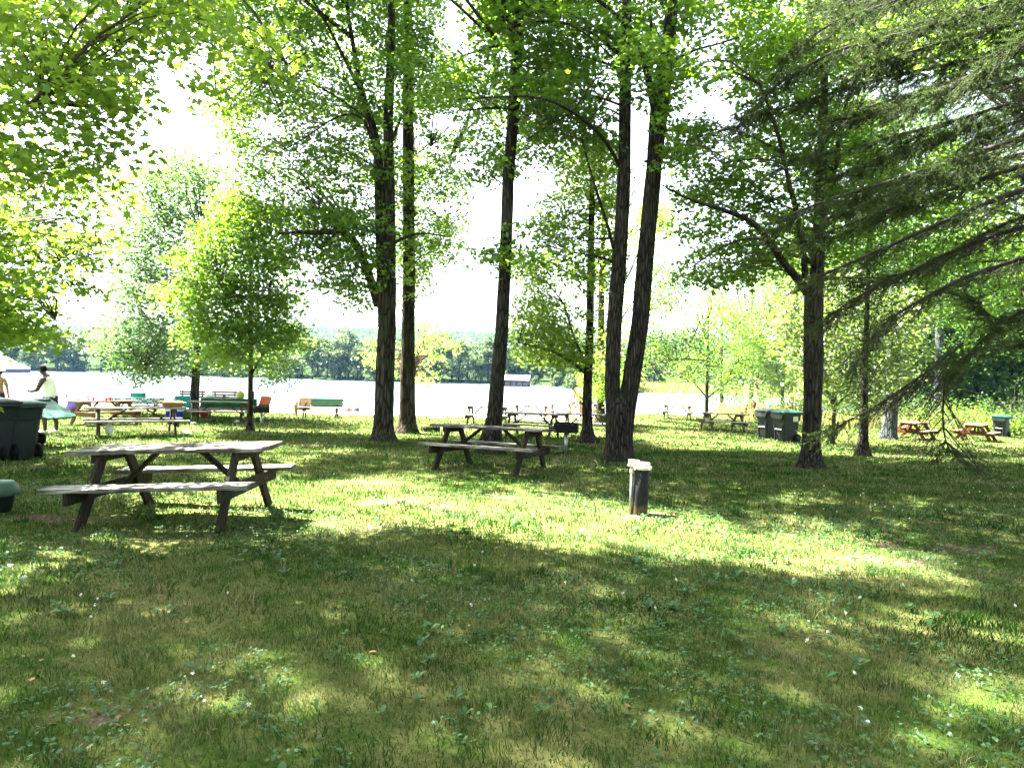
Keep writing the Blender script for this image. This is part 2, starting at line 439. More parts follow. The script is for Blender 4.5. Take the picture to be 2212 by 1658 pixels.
LIT = [
 ([(380,895),(1030,893),(1030,940),(820,955),(400,950)], .9), ([(1380,890),(1720,895),(1720,975),(1380,975)], .93), ([(1775,905),(2212,935),(2212,985),(1775,955)], .9),
 ([(640,1120),(700,1075),(790,1035),(900,1028),(1010,1040),(1060,1062),(1150,1070),(1210,1100),(1330,1085),(1420,1110),(1500,1120),(1560,1150),(1620,1150),(1700,1128),(1760,1145),(1840,1195),(1760,1210),(1600,1185),(1480,1200),(1350,1165),(1180,1180),(1000,1150),(900,1135),(760,1165),(660,1150)], .96),
 ([(220,1060),(640,1030),(720,1090),(700,1150),(600,1175),(300,1180),(200,1140)], .93),
 ([(0,1165),(130,1180),(280,1195),(420,1165),(420,1185),(200,1215),(0,1215)], .75), ([(150,1000),(180,995),(260,1010),(230,1035),(160,1030)], .8),
 ([(250,930),(400,1000),(620,940),(640,1010),(520,1060),(100,1110),(80,1000)], .55),
 ([(620,955),(700,935),(800,950),(800,975),(720,985),(640,1000)], .6), ([(280,925),(800,905),(1000,905),(1000,950),(810,945),(640,932),(560,945),(420,935)], .9),
 ([(450,880),(830,880),(830,915),(450,925)], .8), ([(850,895),(1030,890),(1030,930),(960,945),(860,945)], .95),
 ([(1390,925),(1720,945),(1715,972),(1560,965),(1390,958)], .96), ([(1380,885),(1700,890),(1700,922),(1500,925),(1380,915)], .9),
 ([(1780,925),(2212,960),(2212,985),(1900,965),(1780,950)], .92), ([(1850,985),(2212,1005),(2212,1022),(1900,1003)], .6),
 ([(1400,1000),(1720,1005),(1720,1020),(1560,1020)], .6), ([(1780,1215),(1900,1180),(2212,1190),(2212,1260),(2050,1290),(1900,1255)], .6),
 ([(1170,1250),(1350,1262),(1430,1290),(1330,1312),(1180,1302)], .65), ([(1160,1555),(1330,1540),(1390,1600),(1330,1650),(1180,1630)], .85),
 ([(1880,1330),(2000,1310),(2130,1380),(2060,1400)], .45), ([(440,1262),(560,1272),(545,1297),(450,1292)], .5), ([(1500,1200),(1900,1260),(2212,1300),(2212,1658),(1900,1658),(1500,1330)], .22),
 ([(60,1560),(200,1570),(150,1620),(50,1600)], .4), ([(720,1480),(900,1470),(820,1520)], .3),
]
def in_gap(u, v):
    g = np.zeros(np.shape(u), bool)
    for P in GAPS: g |= in_poly(P, u, v)
    return g
def lit_at(u, v):
    g = np.zeros(np.shape(u))
    for P, p in LIT: g = np.maximum(g, in_poly(P, u, v) * p)
    return g
def shadow_px(C):
    """photo position of the ground point that a leaf at C shades"""
    C = np.asarray(C, float); g = C.copy(); t = (C[:, 2] + .5) / SDIR[2]
    for _ in range(3):
        g = C - SDIR * t[:, None]
        t = t + (g[:, 2] - terrain(g[:, 0], g[:, 1])) / SDIR[2]
    return proj(g), g

# ------------------------------------------------------------------ leaves
def fan(pts, droop=.22):
    V = [(0, .12, 0)] + [(r * math.cos(R(a)), r * math.sin(R(a)) + .12, -droop * r * r) for a, r in pts]
    n = len(pts); return np.array(V), np.array([(0, 1 + i, 1 + (i + 1) % n) for i in range(n)])
_half = [(90, .95), (66, .52), (42, .86), (22, .42), (-8, .62), (-48, .30)]
LEAF = [fan(_half + [(-90, .18)] + [(180 - a, r) for a, r in _half[:0:-1]], .2),
        fan([(90, .95), (62, .48), (28, .82), (-50, .42), (-130, .42), (152, .82), (118, .48)], .2),
        (np.array([(0, -.55, 0), (.5, 0, .12), (0, .75, 0), (-.5, 0, .12)]), np.array([(0, 1, 2), (0, 2, 3)])),
        fan([(90, 1.15), (45, .5), (0, .38), (-70, .55), (-110, .55), (180, .38), (135, .5)], .3)]
def rand_rot(n, tilt, out=None, up=0.0):
    """frames whose normal points mostly upwards"""
    nr = rng.normal(size=(n, 3)) * tilt + np.array([0, 0, 1.0]); nr /= np.linalg.norm(nr, axis=1)[:, None]
    a = rng.uniform(0, 2 * math.pi, n) if out is None else out + rng.normal(size=n) * .8
    h = np.stack([np.cos(a), np.sin(a), np.full(n, -.25)], 1)
    x = np.cross(h, nr); x /= np.linalg.norm(x, axis=1)[:, None]
    y = np.cross(nr, x)
    return np.stack([x, y, nr], 2)
def leaves(C, rad, n, size, lod, tilt=.5, flat=None):
    if flat is None: flat = .13 if lod == 1 else .2
    """sprays of leaves: C (k,3) centres, rad spray radius, n leaves each"""
    k = len(C); rad = np.broadcast_to(rad, k); size = np.broadcast_to(size, k); N = k * n
    cen = np.repeat(C, n, 0); rr = np.repeat(rad, n); ss = np.repeat(size, n) * rng.uniform(.65, 1.2, N)
    th = rng.uniform(0, 2 * math.pi, N); q = rr * np.sqrt(rng.uniform(0, 1, N))
    sl = np.repeat(rng.normal(size=(k, 2)) * .28, n, 0)
    dx, dy = q * np.cos(th), q * np.sin(th)
    P = cen + np.stack([dx, dy, dx * sl[:, 0] + dy * sl[:, 1] + rng.normal(size=N) * rr * flat - q * q / (rr + .01) * .25], 1)
    T, F = LEAF[lod]; Rm = rand_rot(N, tilt, th)
    V = P[:, None, :] + np.einsum('nij,tj->nti', Rm, T) * ss[:, None, None]
    return V.reshape(-1, 3), (F[None] + (np.arange(N) * len(T))[:, None, None]).reshape(-1, 3)
def twigs(A, B, r0=.012, r1=.003, sag=.12):
    """thin bent twigs from A to B (k,3)"""
    k = len(A); ts = (0, .4, .75, 1); L = np.linalg.norm(B - A, axis=1)
    d = (B - A) / (L[:, None] + 1e-6); s = np.cross(d, [0, 0, 1.0]); s /= np.linalg.norm(s, axis=1)[:, None] + 1e-6
    w = np.cross(s, d); off = rng.normal(size=(k, 1)) * .10 * L[:, None]
    V = np.empty((k, 4, 3, 3))
    for i, t in enumerate(ts):
        p = A + (B - A) * t + (np.array([0, 0, sag]) * L[:, None] + s * off) * (4 * t * (1 - t))
        r = (r0 * (1 - t) + r1 * t) * np.clip(L / 1.2, .5, 2.0)[:, None]
        for j in range(3):
            a = 2.094 * j; V[:, i, j] = p + (s * math.cos(a) + w * math.sin(a)) * r
    F = np.array([(i * 3 + j, i * 3 + (j + 1) % 3, i * 3 + 3 + (j + 1) % 3, i * 3 + 3 + j) for i in range(3) for j in range(3)])
    return V.reshape(-1, 3), (F[None] + (np.arange(k) * 12)[:, None, None]).reshape(-1, 4)
def stem(P, rad, seg, rough=0.0, step=.22, flare=0.0, seed=0):
    """trunk or limb: smooth curve through P with radii, uneven bark outline"""
    P = np.asarray(P, float); rad = np.asarray(rad, float)
    s = np.r_[0, np.cumsum(np.linalg.norm(np.diff(P, axis=0), axis=1))]
    n = max(4, int(s[-1] / step)); t = np.linspace(0, s[-1], n + 1)
    Q = np.stack([np.interp(t, s, P[:, i]) for i in range(3)], 1); r = np.interp(t, s, rad)
    k = min(7, n // 2 * 2 - 1)
    if k >= 3:
        w = np.hanning(k + 2)[1:-1]; w /= w.sum(); h = k // 2
        Qp = np.concatenate([2 * Q[:1] - Q[1:h + 1][::-1], Q, 2 * Q[-1:] - Q[-h - 1:-1][::-1]])
        Q = np.stack([np.convolve(Qp[:, i], w, 'valid') for i in range(3)], 1)
    d = np.gradient(Q, axis=0); d /= np.linalg.norm(d, axis=1)[:, None] + 1e-9
    ref = np.cross(d, [.31, .95, .05]); ref /= np.linalg.norm(ref, axis=1)[:, None]; b = np.cross(d, ref)
    a = np.arange(seg) * 2 * math.pi / seg
    rr = r[:, None] * np.ones(seg)
    if rough:
        g = np.random.default_rng(seed + 5)
        ridge = g.normal(size=seg) * .6
        nz = np.zeros((n + 1, seg)); cur = ridge.copy()
        for i in range(n + 1):
            cur = cur * .82 + ridge * .12 + g.normal(size=seg) * .45; nz[i] = cur
        rr = rr * (1 + rough * nz)
    if flare:
        f = 1.5 * flare * np.exp(-np.maximum(0, t - .2) / .17)[:, None]
        rr = rr * (1 + f * (.35 + .75 * np.cos(a * 2.5 + seed) ** 2))
    V = Q[:, None] + (ref[:, None] * np.cos(a)[:, None] + b[:, None] * np.sin(a)[:, None]) * rr[..., None]
    i, j = np.meshgrid(np.arange(n), np.arange(seg), indexing='ij'); j2 = (j + 1) % seg
    F = np.stack([i * seg + j, i * seg + j2, (i + 1) * seg + j2, (i + 1) * seg + j], -1).reshape(-1, 4)
    return V.reshape(-1, 3), F, Q
def cat(parts):
    V, F, o = [], [], 0
    for v, f in parts:
        V.append(v); F.append(f + o); o += len(v)
    return np.concatenate(V), F
class Tree:
    def __init__(s, name, label, cat_='tree', group=None, bark='bark', leaf='leaf_maple', Y=None, seed=0):
        s.name, s.label, s.cat, s.group = name, label, cat_, group
        s.bark, s.leaf, s.seed = bark, leaf, seed; s.wood = []; s.skel = []; s.cl = []; s.base = None; s.Y = Y
    def px(s, pts, base=False, seg=12, rough=0.0, flare=0.0, top=0.0, dY=(0, 0), step=.22):
        """trunk or limb from photo widths: (u, v, width px); stands at distance s.Y"""
        n = len(pts); P, r = [], []
        for i, (u, v, w) in enumerate(pts):
            Y = s.Y + dY[0] + (dY[1] - dY[0]) * i / max(1, n - 1)
            P.append(at(u, v, Y)); r.append(w * Y / FPX / 2 * .95 * math.cos(math.atan((u - CX) / FPX)))
        if base:
            g = P[0].copy(); g.z = tz(g.x, g.y); s.base = g.copy(); P[0] = g
            P.insert(0, g - Vector((0, 0, .25))); r.insert(0, r[0] * 1.05)
        if top:
            d = (P[-1] - P[-2]).normalized(); d = (d + Vector((0, 0, .6))).normalized()
            for k in (.35, .7, 1.0): P.append(P[-1] + d * top * .34); r.append(r[-1] * .62)
        V, F, Q = stem([tuple(p) for p in P], r, seg, rough, step, flare, s.seed)
        s.wood.append((V, F)); s.skel.append(Q); return s
    def limb(s, P, r, seg=7):
        V, F, Q = stem(P, r, seg, 0, .3); s.wood.append((V, F)); s.skel.append(Q)
    def stand(s, x, y, h, r, lean=(0, 0)):
        z = tz(x, y); s.base = Vector((x, y, z)); s.Y = y
        P = [(x, y, z - .3), (x, y, z), (x + lean[0] * .5, y + lean[1] * .5, z + h * .5), (x + lean[0], y + lean[1], z + h)]
        V, F, Q = stem(P, [r * 1.1, r, r * .7, r * .18], 9, .03, .3, .35, s.seed); s.wood.append((V, F)); s.skel.append(Q)
        return s
    def foliage(s, C, rad, n, size, lod):
        if len(C): s.cl.append((np.asarray(C), rad, n, size, lod))
        return s
    def fill(s, poly, Y0, Y1, count, rad, n, size, lod, keep=.04, lit=1.0):
        """sprays of leaves wherever the photo shows this crown, none where it shows sky"""
        poly = np.asarray(poly, float); lo, hi = poly.min(0), poly.max(0); out = []
        got = 0; tries = 0
        while got < count and tries < 40:
            tries += 1
            k = count * 3; u = rng.uniform(lo[0], hi[0], k); v = rng.uniform(lo[1], hi[1], k)
            ok = in_poly(poly, u, v); u, v = u[ok], v[ok]
            ok = ~in_gap(u, v) | (rng.uniform(size=len(u)) < keep); u, v = u[ok], v[ok]
            Y = rng.uniform(Y0, Y1, len(u))
            C = np.array([at(a, b, c)[:] for a, b, c in zip(u, v, Y)]).reshape(-1, 3)
            if not len(C): continue
            C = C[C[:, 2] > terrain(C[:, 0], C[:, 1]) + .35]
            p, g = shadow_px(C); l = np.nan_to_num(lit_at(p[:, 0], p[:, 1]))
            C = C[rng.uniform(size=len(C)) > l * lit]
            out.append(C[:count - got]); got += len(out[-1])
        C = np.concatenate(out) if out else np.zeros((0, 3))
        return s.foliage(C, rad, n, size, lod)
    def crown(s, c, r, count, rad, n, size, lod, hollow=.35):
        """sprays in an uneven crown volume, centre c, radii r"""
        d = rng.normal(size=(count, 3)); d /= np.linalg.norm(d, axis=1)[:, None]
        q = (hollow + (1 - hollow) * rng.uniform(size=count) ** .6)
        az = np.arctan2(d[:, 1], d[:, 0]); q *= 1 + .18 * np.sin(az * 3 + s.seed) + .14 * np.sin(d[:, 2] * 6 + az * 2 + s.seed)
        return s.foliage(np.array(c) + d * q[:, None] * np.array(r), rad, n, size, lod)
    def build(s, limbs=14, limb_r=.05):
        root = empty(s.name, s.base); tag(root, s.label, s.cat, s.group)
        C = np.concatenate([c[0] for c in s.cl]) if s.cl else np.zeros((0, 3))
        sk = np.concatenate(s.skel)
        if len(C) and limbs:
            pick = C[rng.choice(len(C), min(limbs, len(C)), replace=False)]
            for T in pick:
                hd = np.linalg.norm(sk[:, :2] - T[:2], axis=1)
                cost = hd + 1.2 * np.abs((T[2] - sk[:, 2]) - .45 * hd) + 100 * (sk[:, 2] < s.base.z + max(1.2, .28 * (sk[:, 2].max() - s.base.z)))
                A = sk[np.argmin(cost)]; L = np.linalg.norm(T - A)
                if L < .6: continue
                mid = A * .5 + T * .5 + np.array([0, 0, .10 * L]) + rng.normal(size=3) * .05 * L
                r0 = limb_r * np.clip(L / 4, .35, 1.6)
                s.limb([A, A * .75 + mid * .25, mid, T], [r0, r0 * .85, r0 * .55, r0 * .15], 6)
            sk = np.concatenate(s.skel)
        V, F = cat(s.wood)
        b = np.array(s.base)
        link('trunk', np_mesh('trunk', V - b, F, [M[s.bark]], smooth=True), root)
        if len(C):
            parts, nl = [], 0
            for c in s.cl:
                v, f = leaves(*c); parts.append((v, f)); nl += len(f)
            sub = sk[::max(1, len(sk) // 900)]
            if np.median(s.Y) < 34:
                A = np.empty_like(C)
                for i in range(0, len(C), 500):
                    D = np.linalg.norm(C[i:i + 500, None] - sub[None], axis=2) + .5 * np.maximum(0, sub[None, :, 2] - C[i:i + 500, None, 2])
                    A[i:i + 500] = sub[np.argmin(D, 1)]
                L = np.linalg.norm(C - A, axis=1); ok = (L > .15)
                v, f = twigs(A[ok], C[ok]); parts.append((v, f))
            V, F = cat(parts); nt = sum(len(f) for f in F)
            link('crown', np_mesh('crown', V - b, F, [M[s.leaf], M['twig']], np.r_[np.zeros(nl, int), np.ones(nt - nl, int)]), root)
        return root
# ------------------------------------------------------------------ setting: ground, water
def ground_mesh():
    ys = np.r_[np.arange(-30, 2, 1.0), np.arange(2, 14, .16), np.arange(14, 40, .4), np.arange(40, 70, 1.0), np.arange(70, 180, 3.0), np.arange(180, 420, 15.), np.arange(420, 900, 20.0)]
    tx = np.linspace(-1, 1, 161); tx = np.sign(tx) * np.abs(tx) ** 1.35
    X = tx[None] * (np.clip(ys, 2, None) * 1.15 + 12)[:, None]; Y = np.broadcast_to(ys[:, None], X.shape)
    V = np.stack([X, Y, terrain(X, Y)], -1).reshape(-1, 3); ni, nj = X.shape
    i, j = np.meshgrid(np.arange(ni - 1), np.arange(nj - 1), indexing='ij')
    F = np.stack([i * nj + j, i * nj + j + 1, (i + 1) * nj + j + 1, (i + 1) * nj + j], -1).reshape(-1, 4)
    return np_mesh('ground', V, [F], smooth=True)
BARE = []                      # worn patches of soil: (x, y, rx, ry)
for u, v, rx, ry in ((800, 1042, .75, .25), (880, 1085, .8, .4), (1080, 1072, .5, .18), (1330, 995, .9, .5), (1750, 1012, 1.3, .45), (1850, 985, 1.2, .4), (60, 1010, .5, .25), (190, 1545, .26, .09), (1230, 985, .7, .3),
                     (1380, 1112, .55, .3), (2060, 1185, 1.0, .35), (1270, 958, .8, .4), (1930, 985, 2.2, .3), (1650, 1215, .45, .12), (120, 1120, .7, .3), (1945, 1210, .9, .2)):
    p = gnd(u, v); BARE.append((p.x, p.y, rx, ry))
def bare(x, y):
    f = np.zeros(np.shape(x))
    for bx, by, rx, ry in BARE:
        f = np.maximum(f, np.exp(-(((x - bx) / rx) ** 2 + ((y - by) / ry) ** 2) * 1.1))
    return f * np.clip(.8 + .75 * wob(x, y, 7.0) + .5 * wob(x, y, 19.0, 2), 0, 1.25)
def ground_material():
    t = NT('lawn_soil'); pos = t.coord((1, 1, 1), 'Position')
    n1 = t.noise(pos, .55, 5, .6); n2 = t.noise(pos, 3.5, 5, .6); n3 = t.noise(pos, 38, 4, .7)
    green = t.ramp(n3, [(.3, (.018, .034, .006)), (.7, (.05, .08, .016))])
    straw = t.ramp(n3, [(.3, (.085, .075, .028)), (.7, (.17, .15, .065))])
    soil = t.ramp(n3, [(.3, (.045, .030, .021)), (.7, (.125, .088, .065))])
    c = t.mix(t.ramp(t.math('ADD', t.math('MULTIPLY', n1, .6), t.math('MULTIPLY', n2, .5)), [(.46, (0, 0, 0)), (.68, (.75, .75, .75))]), green, straw)
    at_ = t.n("ShaderNodeAttribute"); at_.attribute_name = 'bare'
    edge = t.math('ADD', at_.outputs['Fac'], t.math('MULTIPLY', t.math('SUBTRACT', n2, .5), .8))
    c = t.mix(t.ramp(edge, [(.38, (0, 0, 0)), (.7, (.9, .9, .9))]), c, soil)
    at2 = t.n("ShaderNodeAttribute"); at2.attribute_name = 'sand'
    sand = t.ramp(n3, [(.3, (.42, .36, .27)), (.7, (.60, .53, .42))])
    c = t.mix(at2.outputs['Fac'], c, sand)
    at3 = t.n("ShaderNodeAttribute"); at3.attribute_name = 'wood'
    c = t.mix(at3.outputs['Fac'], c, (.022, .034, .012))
    t.base(c, 1.0, 0.0); t.bump(n3, .6, .02); return t.m
me = ground_mesh(); g = np.empty(len(me.vertices) * 3, np.float32); me.vertices.foreach_get('co', g); g = g.reshape(-1, 3)
a = me.attributes.new('bare', 'FLOAT', 'POINT'); a.data.foreach_set('value', bare(g[:, 0], g[:, 1]).astype(np.float32))
sand = sstep(31.5, 34.5, yeff(g[:, 0], g[:, 1]) + 1.2 * wob(g[:, 0], g[:, 1], .35)) * sstep(8, 2, g[:, 0] - .30 * g[:, 1] - 3.0) * (g[:, 1] < 100)
a = me.attributes.new('sand', 'FLOAT', 'POINT'); a.data.foreach_set('value', sand.astype(np.float32))
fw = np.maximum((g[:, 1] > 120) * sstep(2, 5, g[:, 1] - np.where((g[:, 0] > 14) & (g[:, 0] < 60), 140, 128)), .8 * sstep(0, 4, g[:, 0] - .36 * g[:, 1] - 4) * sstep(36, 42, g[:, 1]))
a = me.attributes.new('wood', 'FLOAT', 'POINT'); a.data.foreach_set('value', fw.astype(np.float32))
me.materials.append(ground_material())
tag(link('ground', me), kind='structure')
def water():
    t = NT('lake_water'); pos = t.coord((1, 1, 1), 'Position')
    n = t.noise(t.coord((.7, 1.6, 1), 'Position'), .9, 4, .55); big = t.noise(t.coord((.012, .05, 1), 'Position'), 1.0, 3)
    t.base((.05, .07, .075), .28, .5); t.b.inputs['IOR'].default_value = 1.33
    b = t.n("ShaderNodeBump"); b.inputs['Distance'].default_value = .03
    t.l(t.ramp(big, [(.42, (.10, .10, .10)), (.62, (.5, .5, .5))]), b.inputs['Strength']); t.l(n, b.inputs['Height']); t.l(b.outputs[0], t.b.inputs['Normal'])
    xs = np.linspace(-420, 420, 12); ysw = np.linspace(38, 320, 12); X, Y = np.meshgrid(xs, ysw)
    V = np.stack([X, Y, np.full(X.shape, LAKE)], -1).reshape(-1, 3); i, j = np.meshgrid(np.arange(11), np.arange(11), indexing='ij')
    F = np.stack([i * 12 + j, i * 12 + j + 1, i * 12 + 13 + j, i * 12 + 12 + j], -1).reshape(-1, 4)
    tag(link('lake_water', np_mesh('lake_water', V, [F], [t.m])), kind='structure')
water()

# ------------------------------------------------------------------ ground cover
def scatter(y0, y1, dens, pad=1.15):
    """random lawn points inside the view wedge between two distances"""
    n = int(dens * pad * .745 * (y1 * y1 - y0 * y0))
    y = np.sqrt(rng.uniform(y0 * y0, y1 * y1, n)); x = rng.uniform(-1, 1, n) * y * .745 * pad
    return x, y
def blade_mat():
    t = NT('grass_blade'); g = t.n("ShaderNodeNewGeometry"); rnd = g.outputs['Random Per Island']
    pos = t.coord((1, 1, 1), 'Position'); n = t.noise(pos, .8, 4, .6); n2 = t.noise(pos, 4, 3)
    gr = t.mix(t.ramp(n, [(.36, (0, 0, 0)), (.55, (1, 1, 1))]), (.010, .040, .005), t.ramp(rnd, [(0, (.016, .050, .006)), (.6, (.040, .088, .015)), (1, (.095, .135, .042))]))
    dry = t.ramp(rnd, [(0, (.08, .07, .025)), (1, (.22, .19, .10))])
    f = t.math('ADD', t.math('ADD', t.math('MULTIPLY', n, .75), t.math('MULTIPLY', n2, .35)), t.math('MULTIPLY', rnd, .22))
    c = t.mix(t.ramp(f, [(.63, (0, 0, 0)), (.86, (.85, .85, .85))]), gr, dry)
    t.base(c, .75, .04)
    tr = t.n("ShaderNodeBsdfTranslucent"); cc = t.n("ShaderNodeHueSaturation"); cc.inputs['Value'].default_value = 1.7; t.l(c, cc.inputs['Color']); t.l(cc.outputs[0], tr.inputs[0])
    mx = t.n("ShaderNodeMixShader"); mx.inputs[0].default_value = .35
    t.l(t.b.outputs[0], mx.inputs[1]); t.l(tr.outputs[0], mx.inputs[2]); t.l(mx.outputs[0], t.out.inputs[0]); return t.m
def blades(x, y, h, w, z0=None):
    n = len(x); z = terrain(x, y) if z0 is None else z0; a = rng.uniform(0, 2 * math.pi, n); b = rng.uniform(0, 2 * math.pi, n); l = h * rng.uniform(.15, 1.0, n)
    bs = np.stack([x, y, z - .006], 1); s = np.stack([np.cos(a), np.sin(a), a * 0], 1) * (w / 2)[:, None]
    tip = bs + np.stack([np.cos(b) * l, np.sin(b) * l, h], 1)
    mid = bs + np.stack([np.cos(b) * l * .35, np.sin(b) * l * .35, h * .6], 1)
    V = np.stack([bs - s, bs + s, mid + s * .8, tip, mid - s * .8], 1).reshape(-1, 3)
    o = (np.arange(n) * 5)[:, None]
    return V, [o + np.array([[0, 1, 2, 4]]), o + np.array([[4, 2, 3]])]
def lawn():
    V, Q, T, o = [], [], [], 0
    for y0, y1, d, h, w in ((2.0, 4.2, 5200, .045, .0042), (4.2, 7, 2600, .05, .0065), (7, 12, 950, .055, .011), (12, 20, 300, .06, .020), (20, 44, 80, .07, .038)):
        x, y = scatter(y0, y1, d)
        ok = rng.uniform(size=len(x)) > bare(x, y) * 1.15; x, y = x[ok], y[ok]
        tuft = .45 + 1.15 * np.clip(wob(x, y, 5.1) * .5 + wob(x, y, 13.0, 1) * .45 + .35, 0, 1.3) + (rng.uniform(size=len(x)) < .03) * .9
        ok = (yeff(x, y) < 33 + 1.2 * wob(x, y, .35)) | (x > 13); x, y, tuft = x[ok], y[ok], tuft[ok]
        hh = h * rng.uniform(.45, 1.25, len(x)) * tuft
        v, (q, t) = blades(x, y, hh, w * rng.uniform(.6, 1.3, len(x))); V.append(v); Q.append(q + o); T.append(t + o); o += len(v)
    me = np_mesh('grass', np.concatenate(V), [np.concatenate(Q), np.concatenate(T)], [blade_mat()])
    tag(link('grass', me), kind='stuff')
lawn()
def clover():
    L, Fl, St = [], [], []
    x, y = scatter(2.1, 9.5, 260); ok = (wob(x, y, 1.1, 3) + .6 * wob(x, y, 3.3, 1) + .35 * sstep(-2, 2, x) > .12); x, y = x[ok], y[ok]
    z = terrain(x, y) + rng.uniform(.018, .05, len(x)); C = np.stack([x, y, z], 1)
    v, f = leaves(C, .018, 3, .015, 1, .45, .05); L.append((v, f))
    V, F = cat(L)
    tag(link('clover', np_mesh('clover', V, F, [leaf_mat('clover_leaf', (.04, .105, .04), (.075, .165, .06), (.12, .25, .06), .35)])), kind='stuff')
    x, y = scatter(2.1, 11, 1.6); ok = wob(x, y, .8, 3) + .5 * sstep(-2.5, 1, x) > .05; x, y = x[ok], y[ok]; n = len(x)
    z = terrain(x, y); h = rng.uniform(.05, .085, n); C = np.stack([x, y, z + h], 1)
    v, f = leaves(C, .008, 26, .006, 2, 1.2, .55); A = np.stack([x, y, z], 1); v2, f2 = twigs(A, C, .0016, .0012, 0)
    V, F = cat([(v, f), (v2, f2)])
    tag(link('clover_flowers', np_mesh('clover_flowers', V, F, [plain('clover_petal', (.70, .68, .60), .7, .1), M['leaf_maple']], np.r_[np.zeros(len(f), int), np.ones(len(f2), int)])), kind='stuff')
    # broad-leaved weeds lying flat in the lawn
    x, y = scatter(2.2, 8.0, 10.0); ok = wob(x, y, 1.3, 4) + .6 * sstep(-2, 1.5, x) > .36; x, y = x[ok], y[ok]
    T = np.array([(0, 0, 0), (-.16, .3, .16), (0, .3, .12), (.16, .3, .16), (-.24, .65, .2), (0, .65, .15), (.24, .65, .2), (-.13, .92, .12), (0, .92, .1), (.13, .92, .12), (0, 1.1, .04)])
    Fq = np.array([(1, 2, 5, 4), (2, 3, 6, 5), (4, 5, 8, 7), (5, 6, 9, 8)]); Ft = np.array([(0, 2, 1), (0, 3, 2), (7, 8, 10), (8, 9, 10)])
    V, Q, Tt, o = [], [], [], 0
    for px_, py_ in zip(x, y):
        k = rng.integers(2, 8); s0 = rng.uniform(.018, .058)
        for i in range(k):
            a = 2 * math.pi * i / k + rng.uniform(-.4, .4); s = s0 * rng.uniform(.5, 1.3); tl = rng.uniform(-.05, .9)
            P = T * np.array([rng.uniform(1.0, 1.7), 1, rng.uniform(.3, 2.2)]) * s; c_, s_ = math.cos(a), math.sin(a)
            P = np.stack([P[:, 0] * c_ - P[:, 1] * s_, P[:, 0] * s_ + P[:, 1] * c_, P[:, 2] + P[:, 1] * tl + .022], 1) + np.array([px_, py_, tz(px_, py_)])
            V.append(P); Q.append(Fq + o); Tt.append(Ft + o); o += len(T)
    tag(link('broadleaf_weeds', np_mesh('broadleaf_weeds', np.concatenate(V), [np.concatenate(Q), np.concatenate(Tt)], [leaf_mat('weed_leaf', (.028, .085, .022), (.055, .14, .036), (.10, .24, .035), .25, .25)], smooth=True)), kind='stuff')
    # dry leaf litter
    x, y = scatter(2.2, 16, 4.0); C = np.stack([x, y, terrain(x, y) + .02], 1)
    k = [np.stack([rng.normal(bx, rx * .6, 26), rng.normal(by, ry * .6, 26)], 1) for bx, by, rx, ry in BARE]; k = np.concatenate(k)
    C = np.concatenate([C, np.stack([k[:, 0], k[:, 1], terrain(k[:, 0], k[:, 1]) + .012], 1)])
    v, f = leaves(C, .01, 1, .022, 1, .6)
    x, y = scatter(2.2, 10, 1.6); A = np.stack([x, y, terrain(x, y) + .02], 1); a = rng.uniform(0, 6.28, len(x)); l = rng.uniform(.05, .22, len(x)); v2, f2 = twigs(A, A + np.stack([np.cos(a) * l, np.sin(a) * l, rng.uniform(-.004, .02, len(x))], 1), .006, .003, 0)
    tag(link('fallen_twigs', np_mesh('fallen_twigs', v2, [f2], [M['twig']])), kind='stuff')
    tag(link('leaf_litter', np_mesh('leaf_litter', v, [f], [leaf_mat('dry_leaf', (.10, .06, .03), (.26, .17, .09), (.2, .12, .05), .2)])), kind='stuff')
clover()
def reeds():
    n = 5200; y = rng.uniform(37, 62, n); x = .26 * y + 1.5 + rng.gamma(1.6, 3.2, n) + (y < 41) * rng.uniform(0, 6, n)
    hh = rng.uniform(.5, 1.15, n); v, (q, t) = blades(x, y, hh, np.full(n, .05)); 
    n2 = 5200; x2 = rng.uniform(14, 58, n2); y2 = 122 + rng.uniform(0, 14, n2)
    v2, (q2, t2) = blades(x2, y2, rng.uniform(.6, 1.5, n2), np.full(n2, .16)); o = len(v)
    t_ = leaf_mat('reed_blade', (.10, .13, .03), (.22, .24, .07), (.36, .40, .10), .4)
    tag(link('reeds', np_mesh('reeds', np.concatenate([v, v2]), [np.concatenate([q, q2 + o]), np.concatenate([t, t2 + o])], [t_])), kind='stuff')
reeds()
# ------------------------------------------------------------------ trees by the picnic ground
TR = {}
def Yof(u, v): return gnd(u, v).y
def T(key, name, label, u, v, **k):
    t = Tree(name, label, seed=len(TR) * 7 + 3, **k)
    if u is not None: t.Y = Yof(u, v)
    TR[key] = t; return t
t = T('fork', 'maple_tree', 'tall maple whose furrowed trunk splits into two dark stems, beside the black pipe post', 1336, 995, bark='bark_dark')
t.px([(1336,995,70),(1338,950,62),(1338,905,61),(1339,872,54),(1341,846,24)], True, 26, .03, .22, step=.1)
t.px([(1325,950,38),(1325,890,35),(1322,840,35),(1326,700,35),(1340,534,33),(1349,356,29),(1350,222,27),(1352,89,24),(1356,-80,20)], False, 20, .03, top=6, step=.12)
t.px([(1347,950,42),(1353,890,40),(1361,835,41),(1382,700,40),(1396,534,38),(1413,356,36),(1424,235,42),(1446,89,31),(1456,-80,26)], False, 20, .03, top=6, step=.12)
t.px([(1418,250,20),(1406,200,18),(1396,140,14),(1380,100,12),(1362,60,9)], False, 9)
t.px([(1398,150,10),(1408,90,8),(1404,20,6)], False, 8)
t.px([(1338,360,9),(1322,320,9),(1280,270,8),(1232,240,7),(1180,208,6),(1100,208,4),(990,215,3)], False, 7, dY=(0, -2.5))
t.px([(1236,245,5),(1200,262,4),(1140,300,3)], False, 6, dY=(-1, -1.5))
